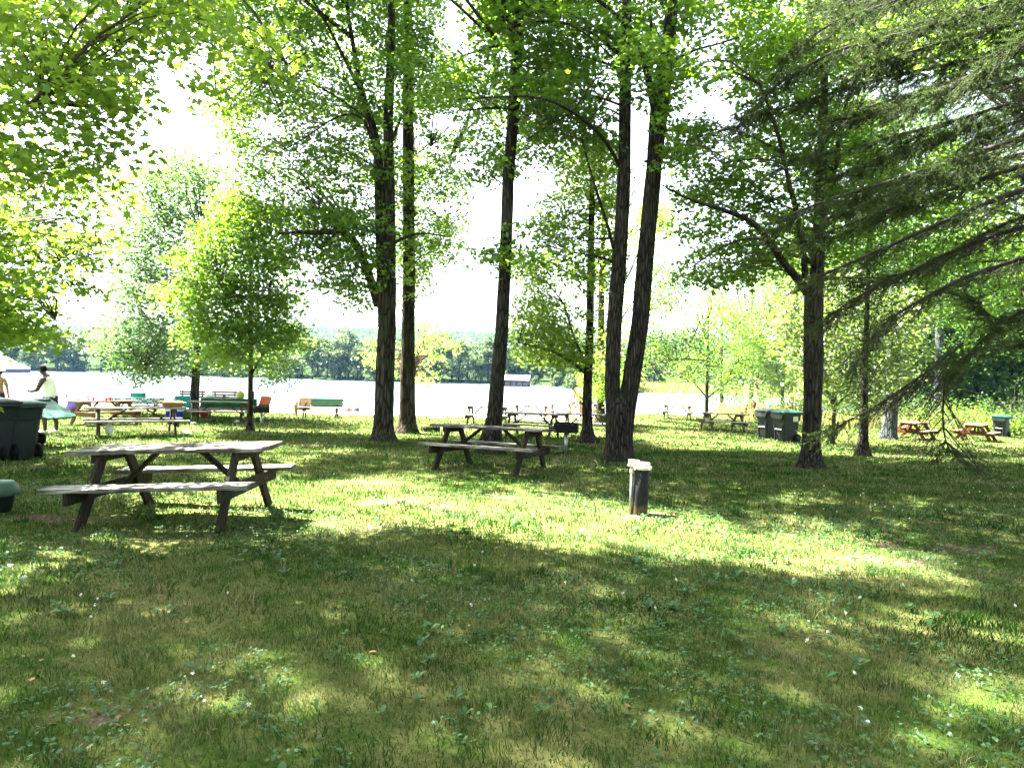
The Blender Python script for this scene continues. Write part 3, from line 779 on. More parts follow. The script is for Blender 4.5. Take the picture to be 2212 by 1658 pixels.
t.px([(1325,535,9),(1318,500,8),(1290,420,6),(1272,360,5),(1257,300,4)], False, 7, dY=(0, -1))
t.px([(1322,565,6),(1300,552,5),(1262,552,4),(1180,530,3)], False, 6, dY=(0, -1.5))
t.px([(1440,150,8),(1480,110,7),(1540,100,5),(1600,80,3)], False, 6, dY=(0, -1))
t.fill(Z2([(-180,-120),(880,-120),(860,120),(720,150),(640,170),(520,240),(440,300),(400,520),(330,520),(240,420),(120,420),(20,480),(-60,300)]), 13.6, 17.5, 195, 0.52, 49, 0.092, 1)
t.fill(Z2([(60,420),(300,420),(440,560),(450,760),(300,640),(180,700),(60,640)]), 14.0, 16.5, 60, 0.47, 46, 0.083, 1)
t.fill(Z2([(0,980),(140,960),(330,1080),(330,1180),(120,1130),(0,1080)]), 12.5, 14.5, 16, 0.38, 38, 0.083, 1)
t.fill(Z2([(500,160),(760,160),(860,320),(760,420),(640,440),(560,520),(500,560)]), 12, 17, 37, 0.47, 42, 0.092, 1, keep=.1)
t = T('lone', 'maple_tree', 'single straight trunk leaning slightly right, standing directly behind the centre picnic table', 1057, 978, bark='bark_dark')
t.px([(1057,978,58),(1060,950,50),(1068,900,36),(1076,800,32),(1083,730,30),(1092,556,28),(1098,387,26),(1111,222,26),(1120,45,25),(1124,-80,22)], True, 22, .03, .35, top=6, step=.12)
t.px([(1122,90,9),(1132,60,8),(1140,10,6),(1150,-60,5)], False, 7); t.px([(1116,110,7),(1090,90,6),(1040,110,4),(1000,120,3)], False, 6, dY=(0, -1.5))
t.px([(1112,235,6),(1060,232,5),(1000,240,3)], False, 6, dY=(0, -1))
t.fill([(985,-60),(1240,-60),(1250,120),(1210,240),(1180,330),(1100,400),(1020,380),(960,260),(900,215),(950,150),(1010,40)], 14.6, 18.5, 200, 0.47, 49, 0.083, 1)
t.fill([(1022,565),(1090,520),(1140,480),(1150,540),(1090,575),(1040,575)], 14, 15.5, 16, 0.36, 42, 0.078, 1, keep=1)
t = T('clump', 'maple_tree', 'thick multi-stemmed maple with a bent low branch reaching left over the small round maple', 828, 950, bark='bark')
t.px([(828,950,54),(828,920,46),(832,800,42),(836,700,41),(835,640,44),(834,600,46)], True, 22, .035, .3, step=.12)
t.px([(828,630,28),(824,540,27),(822,450,26),(820,391,24),(813,289,18),(786,222,14),(770,140,11),(750,20,8)], False, 14, .03, top=3)
t.px([(843,625,26),(843,540,26),(841,400,25),(838,267,22),(844,133,19),(846,0,16),(848,-90,13)], False, 14, .03, top=5)
t.px([(818,660,24),(800,600,20),(776,545,18),(764,500,17),(737,496,15),(690,505,12),(640,498,8),(600,505,5)], False, 10, .03, dY=(0, -1.5))
t.px([(764,502,8),(730,520,6),(690,535,4)], False, 6); t.px([(822,505,10),(790,495,9),(764,492,9)], False, 7)
t.px([(812,330,9),(800,290,8),(786,245,7),(760,240,5),(715,255,4),(660,300,3),(600,330,3)], False, 7, dY=(0, -2))
t.px([(836,330,9),(852,290,8),(868,250,6)], False, 7); t.px([(840,530,12),(858,520,9),(900,500,5),(960,510,3)], False, 7)
t.fill(Z1([(880,20),(1060,-120),(1760,-120),(1760,420),(1700,700),(1660,900),(1600,960),(1400,980),(1300,960),(1150,900),(1080,820),(1060,740),(960,690),(960,560),(880,480),(880,330),(1000,250)]), 17.2, 22.5, 600, 0.52, 52, 0.083, 1)
t.fill(Z1([(1080,880),(1640,900),(1640,1300),(1520,1320),(1420,1300),(1400,1230),(1290,1240),(1200,1040)]), 17.0, 21, 170, 0.47, 46, 0.083, 1)
t = T('slim', 'maple_tree', 'slimmer straight brown trunk close on the right of the thick multi-stemmed maple', 880, 935, bark='bark')
t.px([(880,936,50),(880,915,40),(880,860,35),(882,700,30),(884,600,28),(883,450,27),(882,300,25),(882,150,23),(880,-60,18)], True, 18, .03, .35, top=5, step=.14)
t.fill(Z1([(1700,-120),(1880,-120),(1890,160),(1960,300),(2160,380),(2170,520),(1960,620),(1780,560),(1740,300)]), 19.3, 24, 165, 0.52, 49, 0.083, 1, keep=.08)
t.fill(Z1([(1690,650),(1860,620),(1960,700),(2050,780),(2010,900),(1970,980),(2010,1060),(1960,1130),(1840,1130),(1820,1250),(1780,1330),(1720,1320),(1700,1100),(1680,900)]), 19.3, 24, 210, 0.47, 49, 0.078, 1)
t = T('spread', 'maple_tree', 'dark-trunked maple with a long curved limb arching left, right of the fork-stemmed maple', 1752, 1010, bark='bark_dark')
t.px([(1752,1010,54),(1752,960,43),(1756,850,42),(1757,780,47),(1757,700,45),(1758,640,44),(1758,610,42)], True, 22, .03, .45, step=.12)
t.px([(1764,620,34),(1766,560,33),(1772,450,29),(1776,330,24),(1780,200,19),(1785,60,14),(1788,-60,11)], False, 14, .03, top=4)
t.px([(1742,630,22),(1728,606,20),(1688,565,17),(1662,520,15),(1640,485,14),(1595,462,11),(1533,445,8),(1470,425,5),(1432,400,3)], False, 10, .02, dY=(0, -2.5))
t.px([(1740,600,16),(1736,560,15),(1733,489,14),(1711,431,12),(1697,356,10),(1675,267,8),(1657,222,6),(1640,180,4)], False, 9, dY=(0, -1))
t.px([(1700,360,6),(1675,345,5),(1640,340,4),(1560,352,3)], False, 6, dY=(-1, -2)); t.px([(1666,520,7),(1620,512,5),(1560,530,4),(1490,580,3)], False, 6, dY=(-1, -3))
t.px([(1776,480,11),(1788,455,10),(1800,415,9),(1803,360,8),(1808,289,7),(1826,222,6),(1866,151,4)], False, 8, dY=(0, 1)); t.px([(1770,500,7),(1750,460,6),(1745,440,5)], False, 6)
t.fill(Z2([(650,640),(700,560),(800,460),(900,560),(1000,580),(1020,440),(960,330),(900,140),(1040,60),(1300,60),(1600,150),(1600,280),(1480,420),(1620,500),(1640,900),(1500,1080),(1330,1150),(1200,1160),(1000,1200),(860,1220),(750,1180),(700,1060),(640,980),(700,900),(640,820)]), 13.8, 19.5, 540, 0.47, 52, 0.083, 1)
t.fill(Z2([(640,240),(760,300),(740,420),(700,500),(760,660),(660,720)]), 12.5, 16, 25, 0.38, 38, 0.078, 1, keep=.15)
t = T('thin', 'young_tree', 'slender dark trunk in yellow-green leaves between the lone trunk and the fork-stemmed maple', 1270, 956, bark='bark_dark', leaf='leaf_yellow')
t.px([(1270,956,38),(1269,930,25),(1268,850,22),(1271,800,21),(1275,700,18),(1276,560,16),(1279,430,13),(1282,330,9),(1284,260,5)], True, 14, .03, .7)
t.px([(1266,805,11),(1245,790,9),(1220,770,7),(1190,755,4),(1120,740,3)], False, 7, dY=(0, -1)); t.px([(1262,780,7),(1236,720,5),(1220,660,4)], False, 6)
t.px([(1274,560,6),(1300,545,4),(1330,540,3)], False, 6); t.px([(1274,600,5),(1240,600,4),(1180,560,3)], False, 6)
t.fill(Z2([(20,1180),(120,1000),(60,900),(140,860),(240,640),(400,560),(460,760),(450,1050),(420,1250),(400,1500),(330,1600),(280,1600),(200,1560),(60,1560),(0,1460),(40,1300)]), 18.4, 23, 420, 0.52, 46, 0.078, 1, keep=.08)
t = T('behind', 'maple_tree', 'pale-trunked maple half hidden behind the left stem of the fork-stemmed maple', 1298, 912, bark='bark', leaf='leaf_yellow')
t.px([(1298,912,24),(1297,880,19),(1297,800,18),(1300,600,14),(1305,450,9),(1308,380,6)], True, 12, .03, .4)
t.fill([(1280,850),(1275,640),(1310,470),(1420,440),(1440,560),(1480,640),(1450,720),(1400,800),(1350,850)], 26, 32, 208, 0.80, 41, 0.108, 2)
t = T('bluegreen', 'maple_tree', 'loose blue-green crown filling the gap right of the fork-stemmed maple', 1342, 905, bark='bark', leaf='leaf_cool')
t.px([(1342,905,14),(1346,850,12),(1368,700,10),(1390,560,7)], True, 9, .02, .3)
t.fill(Z2([(620,960),(720,1080),(740,1180),(760,1300),(720,1440),(640,1560),(560,1580),(570,1200)]), 30, 36, 120, 0.80, 37, 0.108, 2, keep=.15)
t.fill([(1390,760),(1460,690),(1520,720),(1560,790),(1500,800),(1440,790)], 30, 34, 48, 0.80, 37, 0.108, 2)
t = T('small', 'small_maple', 'small dense round maple on a thin trunk beside the charcoal grill', 540, 931, leaf='leaf_maple')
t.px([(540,931,18),(541,900,13),(541,850,12),(542,760,10),(541,650,8),(540,500,4),(538,430,2)], True, 12, .03, .4)
for q in ((470, 640), (620, 660), (580, 560), (500, 560), (440, 700), (610, 720)): t.px([(542, q[1] + 90, 6), ((542 + q[0]) / 2, q[1] + 30, 5), (q[0], q[1], 2)], False, 6)
t.fill([(480,800),(430,770),(450,740),(375,735),(420,690),(350,650),(330,615),(410,620),(380,540),(440,540),(425,470),(470,470),(470,400),(510,430),(540,385),(560,450),(590,440),(595,520),(640,560),(610,600),(675,645),(620,670),(672,745),(590,740),(610,790),(550,770)], 18, 21.5, 520, 0.50, 46, 0.085, 1, lit=.3)
t = T('droop', 'maple_tree', 'broad maple with low drooping grey-green boughs at the lake edge behind the small round maple', 418, 897, leaf='leaf_cool')
t.px([(418,897,28),(420,860,22),(424,800,19),(430,700,15),(435,550,11),(440,420,7),(442,360,4)], True, 14, .03, .4)
t.px([(424,780,9),(380,740,7),(320,690,4)], False, 6); t.px([(426,770,8),(480,760,6),(560,770,3)], False, 6)
t.fill([(300,340),(430,325),(520,400),(560,470),(430,560),(400,640),(380,740),(420,800),(330,790),(250,760),(205,735),(260,640),(215,560),(280,480)], 24.5, 30, 520, 0.85, 42, 0.115, 2, keep=.02, lit=.2)
t.fill([(210,740),(420,770),(430,830),(360,815),(290,820),(250,780)], 25, 29, 72, 0.70, 41, 0.099, 2)
t.fill([(480,770),(640,740),(650,800),(600,830),(540,800),(500,815)], 25, 29, 60, 0.70, 41, 0.099, 2)
t = T('sapling', 'sapling', 'thin sapling with pale yellow leaves by the water behind the two middle trunks', 893, 893, leaf='leaf_yellow')
t.px([(893,893,9),(884,850,8),(890,800,7),(905,770,6),(915,740,4),(918,700,3)], True, 8, 0, .3); t.px([(890,800,5),(912,770,4),(935,755,3)], False, 6)
t.fill([(900,680),(935,690),(960,730),(990,740),(985,765),(940,780),(935,790),(905,760)], 33, 36, 27, 0.55, 34, 0.108, 2, lit=.2); t.fill([(782,745),(850,725),(850,800),(795,785)], 33, 36, 21, 0.55, 34, 0.108, 2, lit=.2)
t.fill([(890,800),(940,805),(935,825),(890,830)], 33, 35, 8, 0.50, 31, 0.108, 2, lit=.2)
t = T('slender', 'young_tree', 'slender young maple with an airy crown behind the sunny grey table', 1526, 903, leaf='leaf_maple')
t.px([(1526,903,10),(1527,860,8),(1528,780,7),(1530,690,4),(1530,620,2)], True, 9, 0, .3)
for q in ((1480, 760), (1580, 740), (1500, 680), (1570, 690), (1610, 800), (1470, 800)): t.px([(1528, q[1] + 60, 4), ((1528 + q[0]) / 2, q[1] + 25, 3), (q[0], q[1], 1.5)], False, 5)
t.fill([(1440,790),(1450,730),(1490,690),(1500,630),(1535,608),(1575,640),(1610,690),(1640,760),(1600,830),(1560,850),(1530,790),(1480,840)], 34, 39, 168, 0.75, 41, 0.108, 2, lit=.5)
t = T('pale', 'large_leaved_tree', 'low tree with pale broad leaves shining behind the dark-trunked maple', 1800, 905, leaf='leaf_pale')
t.Y = 25.0; t.px([(1800,935,10),(1802,880,9),(1808,780,7),(1800,680,4)], True, 9, 0, .3); t.px([(1804,820,6),(1740,760,4),(1700,700,2)], False, 6); t.px([(1804,800,6),(1880,750,4),(1960,700,2)], False, 6)
t.fill([(1680,740),(1660,690),(1690,620),(1740,600),(1850,580),(1980,630),(2000,760),(1940,850),(1860,870),(1800,850),(1740,860),(1700,800)], 21, 28, 264, 0.60, 27, 0.135, 3, lit=.5)
t = T('twin', 'dark_conifer', 'tall feathery dark green tree on a straight trunk behind the wheelie bins', 1622, 892, leaf='leaf_cool', bark='bark_dark')
t.px([(1622,892,14),(1623,850,11),(1624,760,9),(1625,600,6),(1626,480,3)], True, 9, 0, .3)
t.fill([(1570,850),(1590,760),(1560,720),(1590,640),(1570,600),(1600,500),(1650,470),(1700,600),(1690,700),(1720,760),(1690,840),(1630,860)], 40, 46, 208, 0.90, 37, 0.126, 2)
t = T('leaner', 'maple_tree', 'thin trunk tilted left beside the straight feathery tree behind the wheelie bins', 1650, 892, leaf='leaf_maple')
t.px([(1650,892,13),(1646,870,12),(1638,840,11),(1630,780,8),(1622,700,5)], True, 8, 0, .3); t.fill([(1600,720),(1640,600),(1720,560),(1720,760),(1650,800)], 42, 47, 72, 0.90, 34, 0.126, 2)
t = T('birch', 'pale_barked_tree', 'thick blue-grey trunk just left of a reddish brown table', 1918, 948, bark='bark_pale', leaf='leaf_dark')
t.px([(1918,948,44),(1921,925,37),(1926,870,31),(1928,800,28),(1930,600,23),(1935,400,17),(1936,200,11),(1938,60,6)], True, 16, .04, .15)
t.fill([(1800,560),(1790,300),(1850,120),(2050,180),(2080,500),(2040,800),(1960,830),(1900,700)], 24, 31, 264, 0.80, 41, 0.108, 2)
t = T('greytrunk', 'pale_barked_tree', 'straight grey trunk at the wood edge, left of the yellow-green shrub', 2028, 917, bark='bark_pale', leaf='leaf_dark')
t.px([(2028,917,32),(2029,890,26),(2030,780,24),(2031,600,20),(2030,300,12),(2030,120,6)], True, 12, .03, .4)
t.fill([(1950,800),(1960,400),(2000,100),(2212,60),(2240,500),(2200,760),(2100,800),(2040,830)], 36, 43, 336, 1.00, 41, 0.126, 2)
t = T('spiky', 'small_spruce', 'narrow young spruce trunk right of the dark-trunked maple with dead lower twigs', 1863, 985, bark='bark_dark', leaf='needle')
t.px([(1863,985,34),(1865,960,25),(1866,900,20),(1868,800,16),(1872,700,13),(1876,560,10),(1880,400,7),(1884,250,3)], True, 12, .03, .45)
t.fill([(1830,890),(1820,800),(1850,700),(1800,640),(1870,400),(1930,640),(1900,740),(1930,860),(1880,890)], 17, 19.5, 96, 0.50, 58, 0.054, 2)
# forest behind the right-hand tables
frst = [(1690, 893, 8, 'leaf_maple', 'slim grey trunk behind the dark-trunked maple, nearest the reeds'), (1740, 893, 8, 'leaf_yellow', 'bright green tree at the wood edge behind the pale broad-leaved tree'),
        (1975, 905, 12, 'leaf_dark', 'dark shaded tree in the wood directly behind the pale picnic table'), (2106, 905, 17, 'leaf_dark', 'dark leaning trunk in the wood just left of the second pair of bins'),
        (2145, 903, 20, 'leaf_maple', 'upright dark trunk directly behind the second pair of bins'), (2205, 912, 22, 'leaf_dark', 'stout dark trunk at the right edge of the picnic ground'),
        (2075, 897, 7, 'leaf_maple', 'thin leaning stem above the yellow-green shrub'), (2180, 897, 9, 'leaf_cool', 'slim trunk between the stout dark trunk and the second pair of bins'),
        (1850, 892, 9, 'leaf_cool', 'far tree seen between the dark-trunked maple and the narrow young spruce'), (2260, 905, 14, 'leaf_dark', 'outermost tree of the wood beyond the right edge'),
        (1560, 880, 9, 'leaf_cool', 'distant tree behind the slender young maple by the reeds')]
for i, (u, v, w, lf, lab) in enumerate(frst):
    p = gnd(u, v); Y = min(max(p.y, 40 + 3.1 * (i % 5)), 62); p = at(u, v, Y); x = p.x
    t = Tree('woodland_tree', lab, seed=100 + i, bark='bark_dark', leaf=lf, group='trees of the wood on the right'); h = rng.uniform(12, 17) if u != 1560 else 8
    t.stand(x, Y, h, w * Y / FPX / 2, (rng.uniform(-1, 1), 0)); zb = tz(x, Y); low = .38 if u > 2090 else .2
    t.crown((x, Y, zb + h * (.55 + low * .25)), (3.6 if u < 1800 else 4.6, 3.2, h * (.5 - low * .3)), 520 if u != 1560 else 160, 1.0, 26, .19, 2)
    TR['f%d' % i] = t
# off-frame neighbours whose boughs hang into the picture and shade the lawn
t = T('leftmaple', 'maple_tree', 'big near maple at the left edge with bright leafy boughs hanging down', None, None, leaf='leaf_yellow')
t.stand(-9.6, 9.2, 15, .28, (.4, .3)); t.Y = 9.0
t.px([(-330,420,11),(-150,60,9),(60,-20,8),(80,40,6),(90,75,5),(150,180,4),(190,270,3),(220,370,2)], False, 7, dY=(-.5, -2))
t.px([(-330,300,12),(0,-130,10),(200,-20,9),(330,20,7),(470,60,5),(560,120,4),(620,140,3)], False, 7, dY=(-.5, -1))
t.px([(455,60,4),(462,130,3.5),(466,190,3)], False, 6, dY=(-.5,-.5)); t.px([(548,110,4),(580,180,3),(620,270,2)], False, 6, dY=(-.8,-.8))
t.px([(-330,700,8),(-60,560,6),(60,570,4),(180,560,3),(240,540,2)], False, 7); t.px([(-330,860,9),(-40,770,7),(30,720,5),(60,700,4),(120,690,2)], False, 7); t.px([(-300,620,7),(-40,500,5),(100,440,3),(220,430,2)], False, 6)
t.fill(Z1([(-160,-160),(900,-160),(920,30),(860,120),(900,330),(960,420),(880,400),(800,350),(720,290),(680,200),(640,110),(560,140),(560,330),(600,420),(480,440),(480,540),(590,600),(560,680),(470,760),(-160,760)]), 6.0, 9.5, 184, 0.42, 38, 0.075, 0, keep=.015)
t.fill(Z1([(-160,700),(480,700),(560,760),(560,900),(480,980),(500,1060),(400,1180),(360,1300),(300,1380),(240,1440),(130,1480),(60,1470),(-160,1480)]), 7.5, 12, 174, 0.47, 46, 0.078, 1, keep=.015)
t.fill(Z1([(960,150),(1180,100),(1280,260),(1180,360),(1050,300)]), 7.0, 8.5, 10, 0.35, 32, 0.075, 0, keep=0)
t = T('rightmaple', 'maple_tree', 'overhead maple boughs entering the top of the picture above the spruce branches', None, None)
t.stand(13.6, 14.5, 16, .27, (-.3, 0)); t.Y = 13
t.fill([(1540,-120),(2280,-120),(2290,120),(2100,160),(1980,130),(1880,130),(1700,90),(1600,60)], 10.5, 16, 260, 0.52, 49, 0.083, 1)
t.fill([(1900,300),(2212,320),(2250,760),(2100,740),(1980,640),(1900,500)], 14, 19, 200, 0.52, 46, 0.083, 1)
HOST = ['leftmaple', 'rightmaple', 'fork', 'lone', 'clump', 'spread', 'farleft']
t = T('farleft', 'maple_tree', 'maple out on the left whose high crown shades the left lawn', None, None); t.stand(-15.5, 15.5, 15, .26, (.3, 0)); t.Y = 12
# high boughs: their shade falls where the photo shows shaded grass
def shade_boughs():
    step = .42; gx, gy = np.meshgrid(np.arange(-14, 17, step), np.arange(1.6, 24, step)); gx, gy = gx.ravel(), gy.ravel()
    gx = gx + rng.uniform(-.2, .2, len(gx)); gy = gy + rng.uniform(-.2, .2, len(gx))
    ok = np.abs(gx) < gy * .80 + 1.5; gx, gy = gx[ok], gy[ok]; G = np.stack([gx, gy, terrain(gx, gy)], 1)
    p = proj(G); l = lit_at(p[:, 0], p[:, 1])
    for ox, oy in ((.45, 0), (-.45, 0), (0, .5), (0, -.5)):
        q = proj(G + np.array([ox, oy, 0])); l2 = lit_at(q[:, 0], q[:, 1]); l = np.maximum(l, np.where(l2 > .9, l2, 0))
    mid = (p[:, 1] < 975)
    l = np.where(mid, np.maximum(l, .85), np.maximum(l, .03 + .07 * (wob(gx, gy, 2.4, 5) > .35)))
    keep = rng.uniform(size=len(G)) > l; G = G[keep]
    names = [h for h in HOST]; ax = np.array([[TR[h].base.x, TR[h].base.y] for h in names]); res = {h: [] for h in names}
    best = np.full(len(G), 1e9); pos = np.zeros_like(G); who = np.zeros(len(G), int)
    for h in np.linspace(4.2, 15.5, 24):
        C = G + SDIR * ((h + rng.uniform(-.25, .25, len(G))) / SDIR[2])[:, None]; q = proj(C)
        vis = (q[:, 0] > -40) & (q[:, 0] < 2250) & (q[:, 1] > -60) & (q[:, 1] < 1700)
        d = np.linalg.norm(C[:, None, :2] - ax[None], axis=2); k = np.argmin(d, 1); dm = d[np.arange(len(G)), k] + rng.uniform(0, 1.5, len(G)) + vis * (40 + 100 * in_gap(q[:, 0], q[:, 1])) + vis * (q[:, 1] > 300) * 30
        b = dm < best; best[b] = dm[b]; pos[b] = C[b]; who[b] = k[b]
    print('near rejects', (best>=14).sum()); ok = best < 16; pos, who = pos[ok], who[ok]
    for i, h in enumerate(names):
        C = pos[who == i]
        if len(C): TR[h].foliage(C, .42, 38, .13, 2); TR[h].foliage(C + rng.normal(size=C.shape) * .25, .5, 34, .13, 2)
    print('shade sprays', len(pos), {h: int((who == i).sum()) for i, h in enumerate(names)})
shade_boughs()
for k, t in TR.items():
    t.build(limbs=26 if k in HOST else 12, limb_r=.05 if t.Y < 30 else .08)
# near spruce on the right: bare drooping branches, needles towards the tips
def spruce():
    base = Vector((8.2, 8.4, tz(8.2, 8.4))); root = empty('spruce_tree', base); tag(root, 'near spruce at the right edge with long drooping half-bare branches', 'tree')
    wood = []; V, F, Q = stem([(8.2, 8.4, base.z - .2), (8.2, 8.4, base.z), (8.15, 8.5, 5), (8.1, 8.6, 13)], [.26, .25, .19, .03], 12, .04, .3, .4); wood.append((V, F))
    BR = [([(2320,180),(2210,215),(2100,250),(1950,290),(1800,330),(1700,345)], 7.6, 13, .55), ([(2320,270),(2200,300),(2100,335),(1900,400),(1790,430),(1690,470)], 7.0, 22, .4), ([(2330,330),(2200,360),(2050,410),(1870,470),(1740,520)], 7.4, 18, .3),
          ([(2330,380),(2200,410),(2080,460),(1900,540),(1800,585),(1720,612)], 6.8, 20, .5), ([(2330,470),(2200,490),(2060,540),(1960,590),(1850,640),(1780,690)], 7.6, 16, .35), ([(2330,520),(2200,560),(2100,590),(2000,640),(1900,700),(1850,780)], 6.6, 17, .4),
          ([(2330,60),(2210,90),(2100,130),(1900,170),(1700,230),(1600,265)], 8.2, 15, .8), ([(2330,-60),(2150,10),(2000,60),(1800,110),(1680,180),(1620,240)], 8.0, 15, .9), ([(2330,-140),(2100,-60),(1900,0),(1760,70),(1680,140)], 8.6, 15, .9),
          ([(2330,640),(2212,660),(2140,720),(2080,770),(2040,830)], 7.2, 12, .8), ([(2330,740),(2240,730),(2160,740),(2090,760)], 6.2, 10, .9),
          ([(2330,-20),(2240,60),(2150,120),(2080,180),(1990,200)], 6.6, 13, .8), ([(2330,230),(2230,250),(2120,290),(1990,380),(1930,420)], 8.4, 13, .6), ([(2330,430),(2230,460),(2130,500),(2020,570),(1920,600),(1800,600)], 8.6, 13, .8),
          ([(2080,740),(2010,800),(1930,850),(1860,900),(1790,920)], 7.0, 7, .55), ([(2040,820),(2035,900),(2040,960),(2060,985)], 6.8, 5, .3), ([(2330,690),(2230,690),(2150,700),(2100,640)], 7.8, 11, .9)]
    for y0, dy, Y, lf in ((-100, 150, 7.2, 1.0), (-30, 140, 9.0, 1.0), (20, 150, 7.8, .9), (110, 150, 9.4, .8), (150, 120, 8.8, .7), (200, 190, 9.2, .6), (300, 170, 9.6, .5), (-160, 180, 9.6, 1.0), (-120, 130, 8.2, 1.0)):
        BR.append(([(2330, y0), (2200, y0 + dy * .2), (2050, y0 + dy * .45), (1900, y0 + dy * .75), (1740 + 10 * (y0 % 7), y0 + dy)], Y, 14, lf))
    ND, nd_s = [], []
    for pts, Y, w, leafy in BR:
        n = len(pts); P = [at(u, v, Y + .5 * (i / (n - 1) - .5)) for i, (u, v) in enumerate(pts)]
        A0 = Vector((8.15, 8.5, P[0].z + .35)); P = [A0] + P if pts[0][0] > 2300 else P
        r = [w * .78 * Y / FPX / 2 * (1.15 - .95 * i / (len(P) - 1)) for i in range(len(P))]
        V, F, Q = stem([tuple(p) for p in P], r, 7, .05, .10); wood.append((V, F))
        s = np.linspace(0, 1, len(Q)); m_ = int(min(150, 34 * np.linalg.norm(Q[-1] - Q[0]))); idx = np.sort(rng.integers(int(len(Q) * .12), len(Q) - 1, m_)); fr = s[idx]
        D = np.gradient(Q, axis=0)[idx]; D /= np.linalg.norm(D, axis=1)[:, None]; S = np.cross(D, [0, 0, 1.0]); S /= np.linalg.norm(S, axis=1)[:, None]
        sg = rng.choice([-1, 1], m_)[:, None]; L = (rng.uniform(.25, .85, m_) * (1.1 - .6 * fr))[:, None]
        E = Q[idx] + (D * .75 + S * sg * rng.uniform(.25, .9, (m_, 1)) + np.array([0, 0, -.20]) + rng.normal(size=(m_, 3)) * .13) * L
        wood.append(twigs(Q[idx], E, .010, .0025, -.05))
        k = 6; A2 = np.repeat(Q[idx], k, 0); E2 = np.repeat(E, k, 0); tt = rng.uniform(.25, 1, (len(A2), 1)); st = A2 + (E2 - A2) * tt
        d2 = (E2 - A2); d2 /= np.linalg.norm(d2, axis=1)[:, None] + 1e-6; e2 = st + (d2 * .7 + rng.normal(size=d2.shape) * .42 + np.array([0, 0, -.12])) * rng.uniform(.09, .26, (len(A2), 1))
        wood.append(twigs(st, e2, .0045, .0015, -.05))
        low = np.mean([q[1] for q in pts]) > 470; bonus = -.12 if low else .22; leafy = leafy * (.55 if low else 1)
        pr = np.clip(bonus + leafy + (np.repeat(fr, k) - .55) * 1.1, .03, 1.0); kk = rng.uniform(size=len(st)) < pr; ND.append((st[kk], e2[kk])); kt = rng.uniform(size=m_) < np.clip(bonus + leafy + (fr - .6), 0, 1); ND.append((Q[idx][kt] * .4 + E[kt] * .6, E[kt]))
    A = np.concatenate([a for a, b in ND]); B = np.concatenate([b for a, b in ND]); q = 60; N = len(A) * q
    tt = rng.uniform(0, 1.05, (N, 1)); a = np.repeat(A, q, 0); d = np.repeat(B - A, q, 0); o = a + d * tt; dn = d / (np.linalg.norm(d, axis=1)[:, None] + 1e-6)
    dr = dn * .7 + rng.normal(size=(N, 3)) * .62; dr /= np.linalg.norm(dr, axis=1)[:, None]; ln = rng.uniform(.018, .034, (N, 1)); sd = np.cross(dr, rng.normal(size=(N, 3))); sd /= np.linalg.norm(sd, axis=1)[:, None]
    NV = np.stack([o - sd * .003, o + sd * .003, o + dr * ln], 1).reshape(-1, 3); NF = np.arange(N * 3).reshape(-1, 3)
    b = np.array(base); V, F = cat(wood); link('trunk', np_mesh('trunk', V - b, F, [M['twig_spruce']], smooth=True), root)
    link('crown', np_mesh('crown', NV - b, [NF], [M['needle']]), root); print('needles', N)
spruce()
# unseen leaves added behind the camera: keeps the open sky off the near lawn
def wood_behind():
    n = 2600; a = rng.uniform(R(185), R(355), n); r = rng.uniform(7.5, 17, n); C = np.stack([np.cos(a) * r * 1.5, np.sin(a) * r - 1.0, .6 + 15 * rng.uniform(0, 1, n)], 1); C[:, 2] += terrain(C[:, 0], C[:, 1])
    v, f = leaves(C, 1.0, 26, .24, 2, .8, .5); tag(link('wood_behind', np_mesh('wood_behind', v, [f], [M['leaf_dark']])), kind='stuff')
wood_behind()
# shrubs along the wood edge
def shrub(u, v, Y, r, h, lf, lab):
    p = at(u, v, Y); z = tz(p.x, Y); C = np.array([p.x, Y, z + h * .45]) + rng.normal(size=(90, 3)) * np.array([r * .5, r * .4, h * .22]); C = C[C[:, 2] > z + .05]
    v_, f_ = leaves(C, .35, 18, .09, 2, .8, .5); b = np.array([p.x, Y, z]); A = np.repeat(b[None], len(C), 0) + rng.normal(size=C.shape) * .1; A[:, 2] = z; v2, f2 = twigs(A, C, .012, .004)
    V, F = cat([(v_, f_), (v2, f2)]); o = link('shrub', np_mesh('shrub', V - b, F, [M[lf], M['twig']], np.r_[np.zeros(len(f_), int), np.ones(len(f2), int)])); o.location = b; tag(o, lab, 'shrub', 'shrubs at the wood edge')
for a in ((2055, 885, 38, 1.9, 1.9, 'leaf_yellow', 'yellow-green sunlit shrub right of the straight grey trunk'), (2100, 890, 41, 1.5, 1.5, 'leaf_maple', 'mid-green shrub left of the second pair of bins'), (2200, 890, 36, 1.3, 1.2, 'leaf_yellow', 'low yellowish shrub at the right edge behind the bins'),
          (1700, 870, 46, 2.2, 2.0, 'leaf_cool', 'grey-green bush beyond the reeds, left of the dark-trunked maple'), (1770, 872, 42, 2.4, 2.2, 'leaf_maple', 'leafy bush behind the blue folding chair'), (1880, 880, 40, 2.4, 2.3, 'leaf_maple', 'green bush behind the narrow young spruce'),
          (1985, 884, 42, 2.2, 2.6, 'leaf_dark', 'dark shaded bush behind the pale table'), (2160, 880, 47, 2.6, 2.4, 'leaf_dark', 'dark bush deep in the wood between the right-hand trunks'), (1600, 862, 56, 2.6, 2.2, 'leaf_cool', 'round bush on the water edge behind the slender young maple'),
          (1830, 868, 50, 3.0, 3.0, 'leaf_cool', 'tall thicket behind the table with blue bags'), (1660, 862, 60, 3.0, 3.0, 'leaf_dark', 'dark thicket at the lake end of the reeds'), (2220, 872, 50, 3, 3.2, 'leaf_dark', 'dark thicket at the right edge of the wood')): shrub(*a)
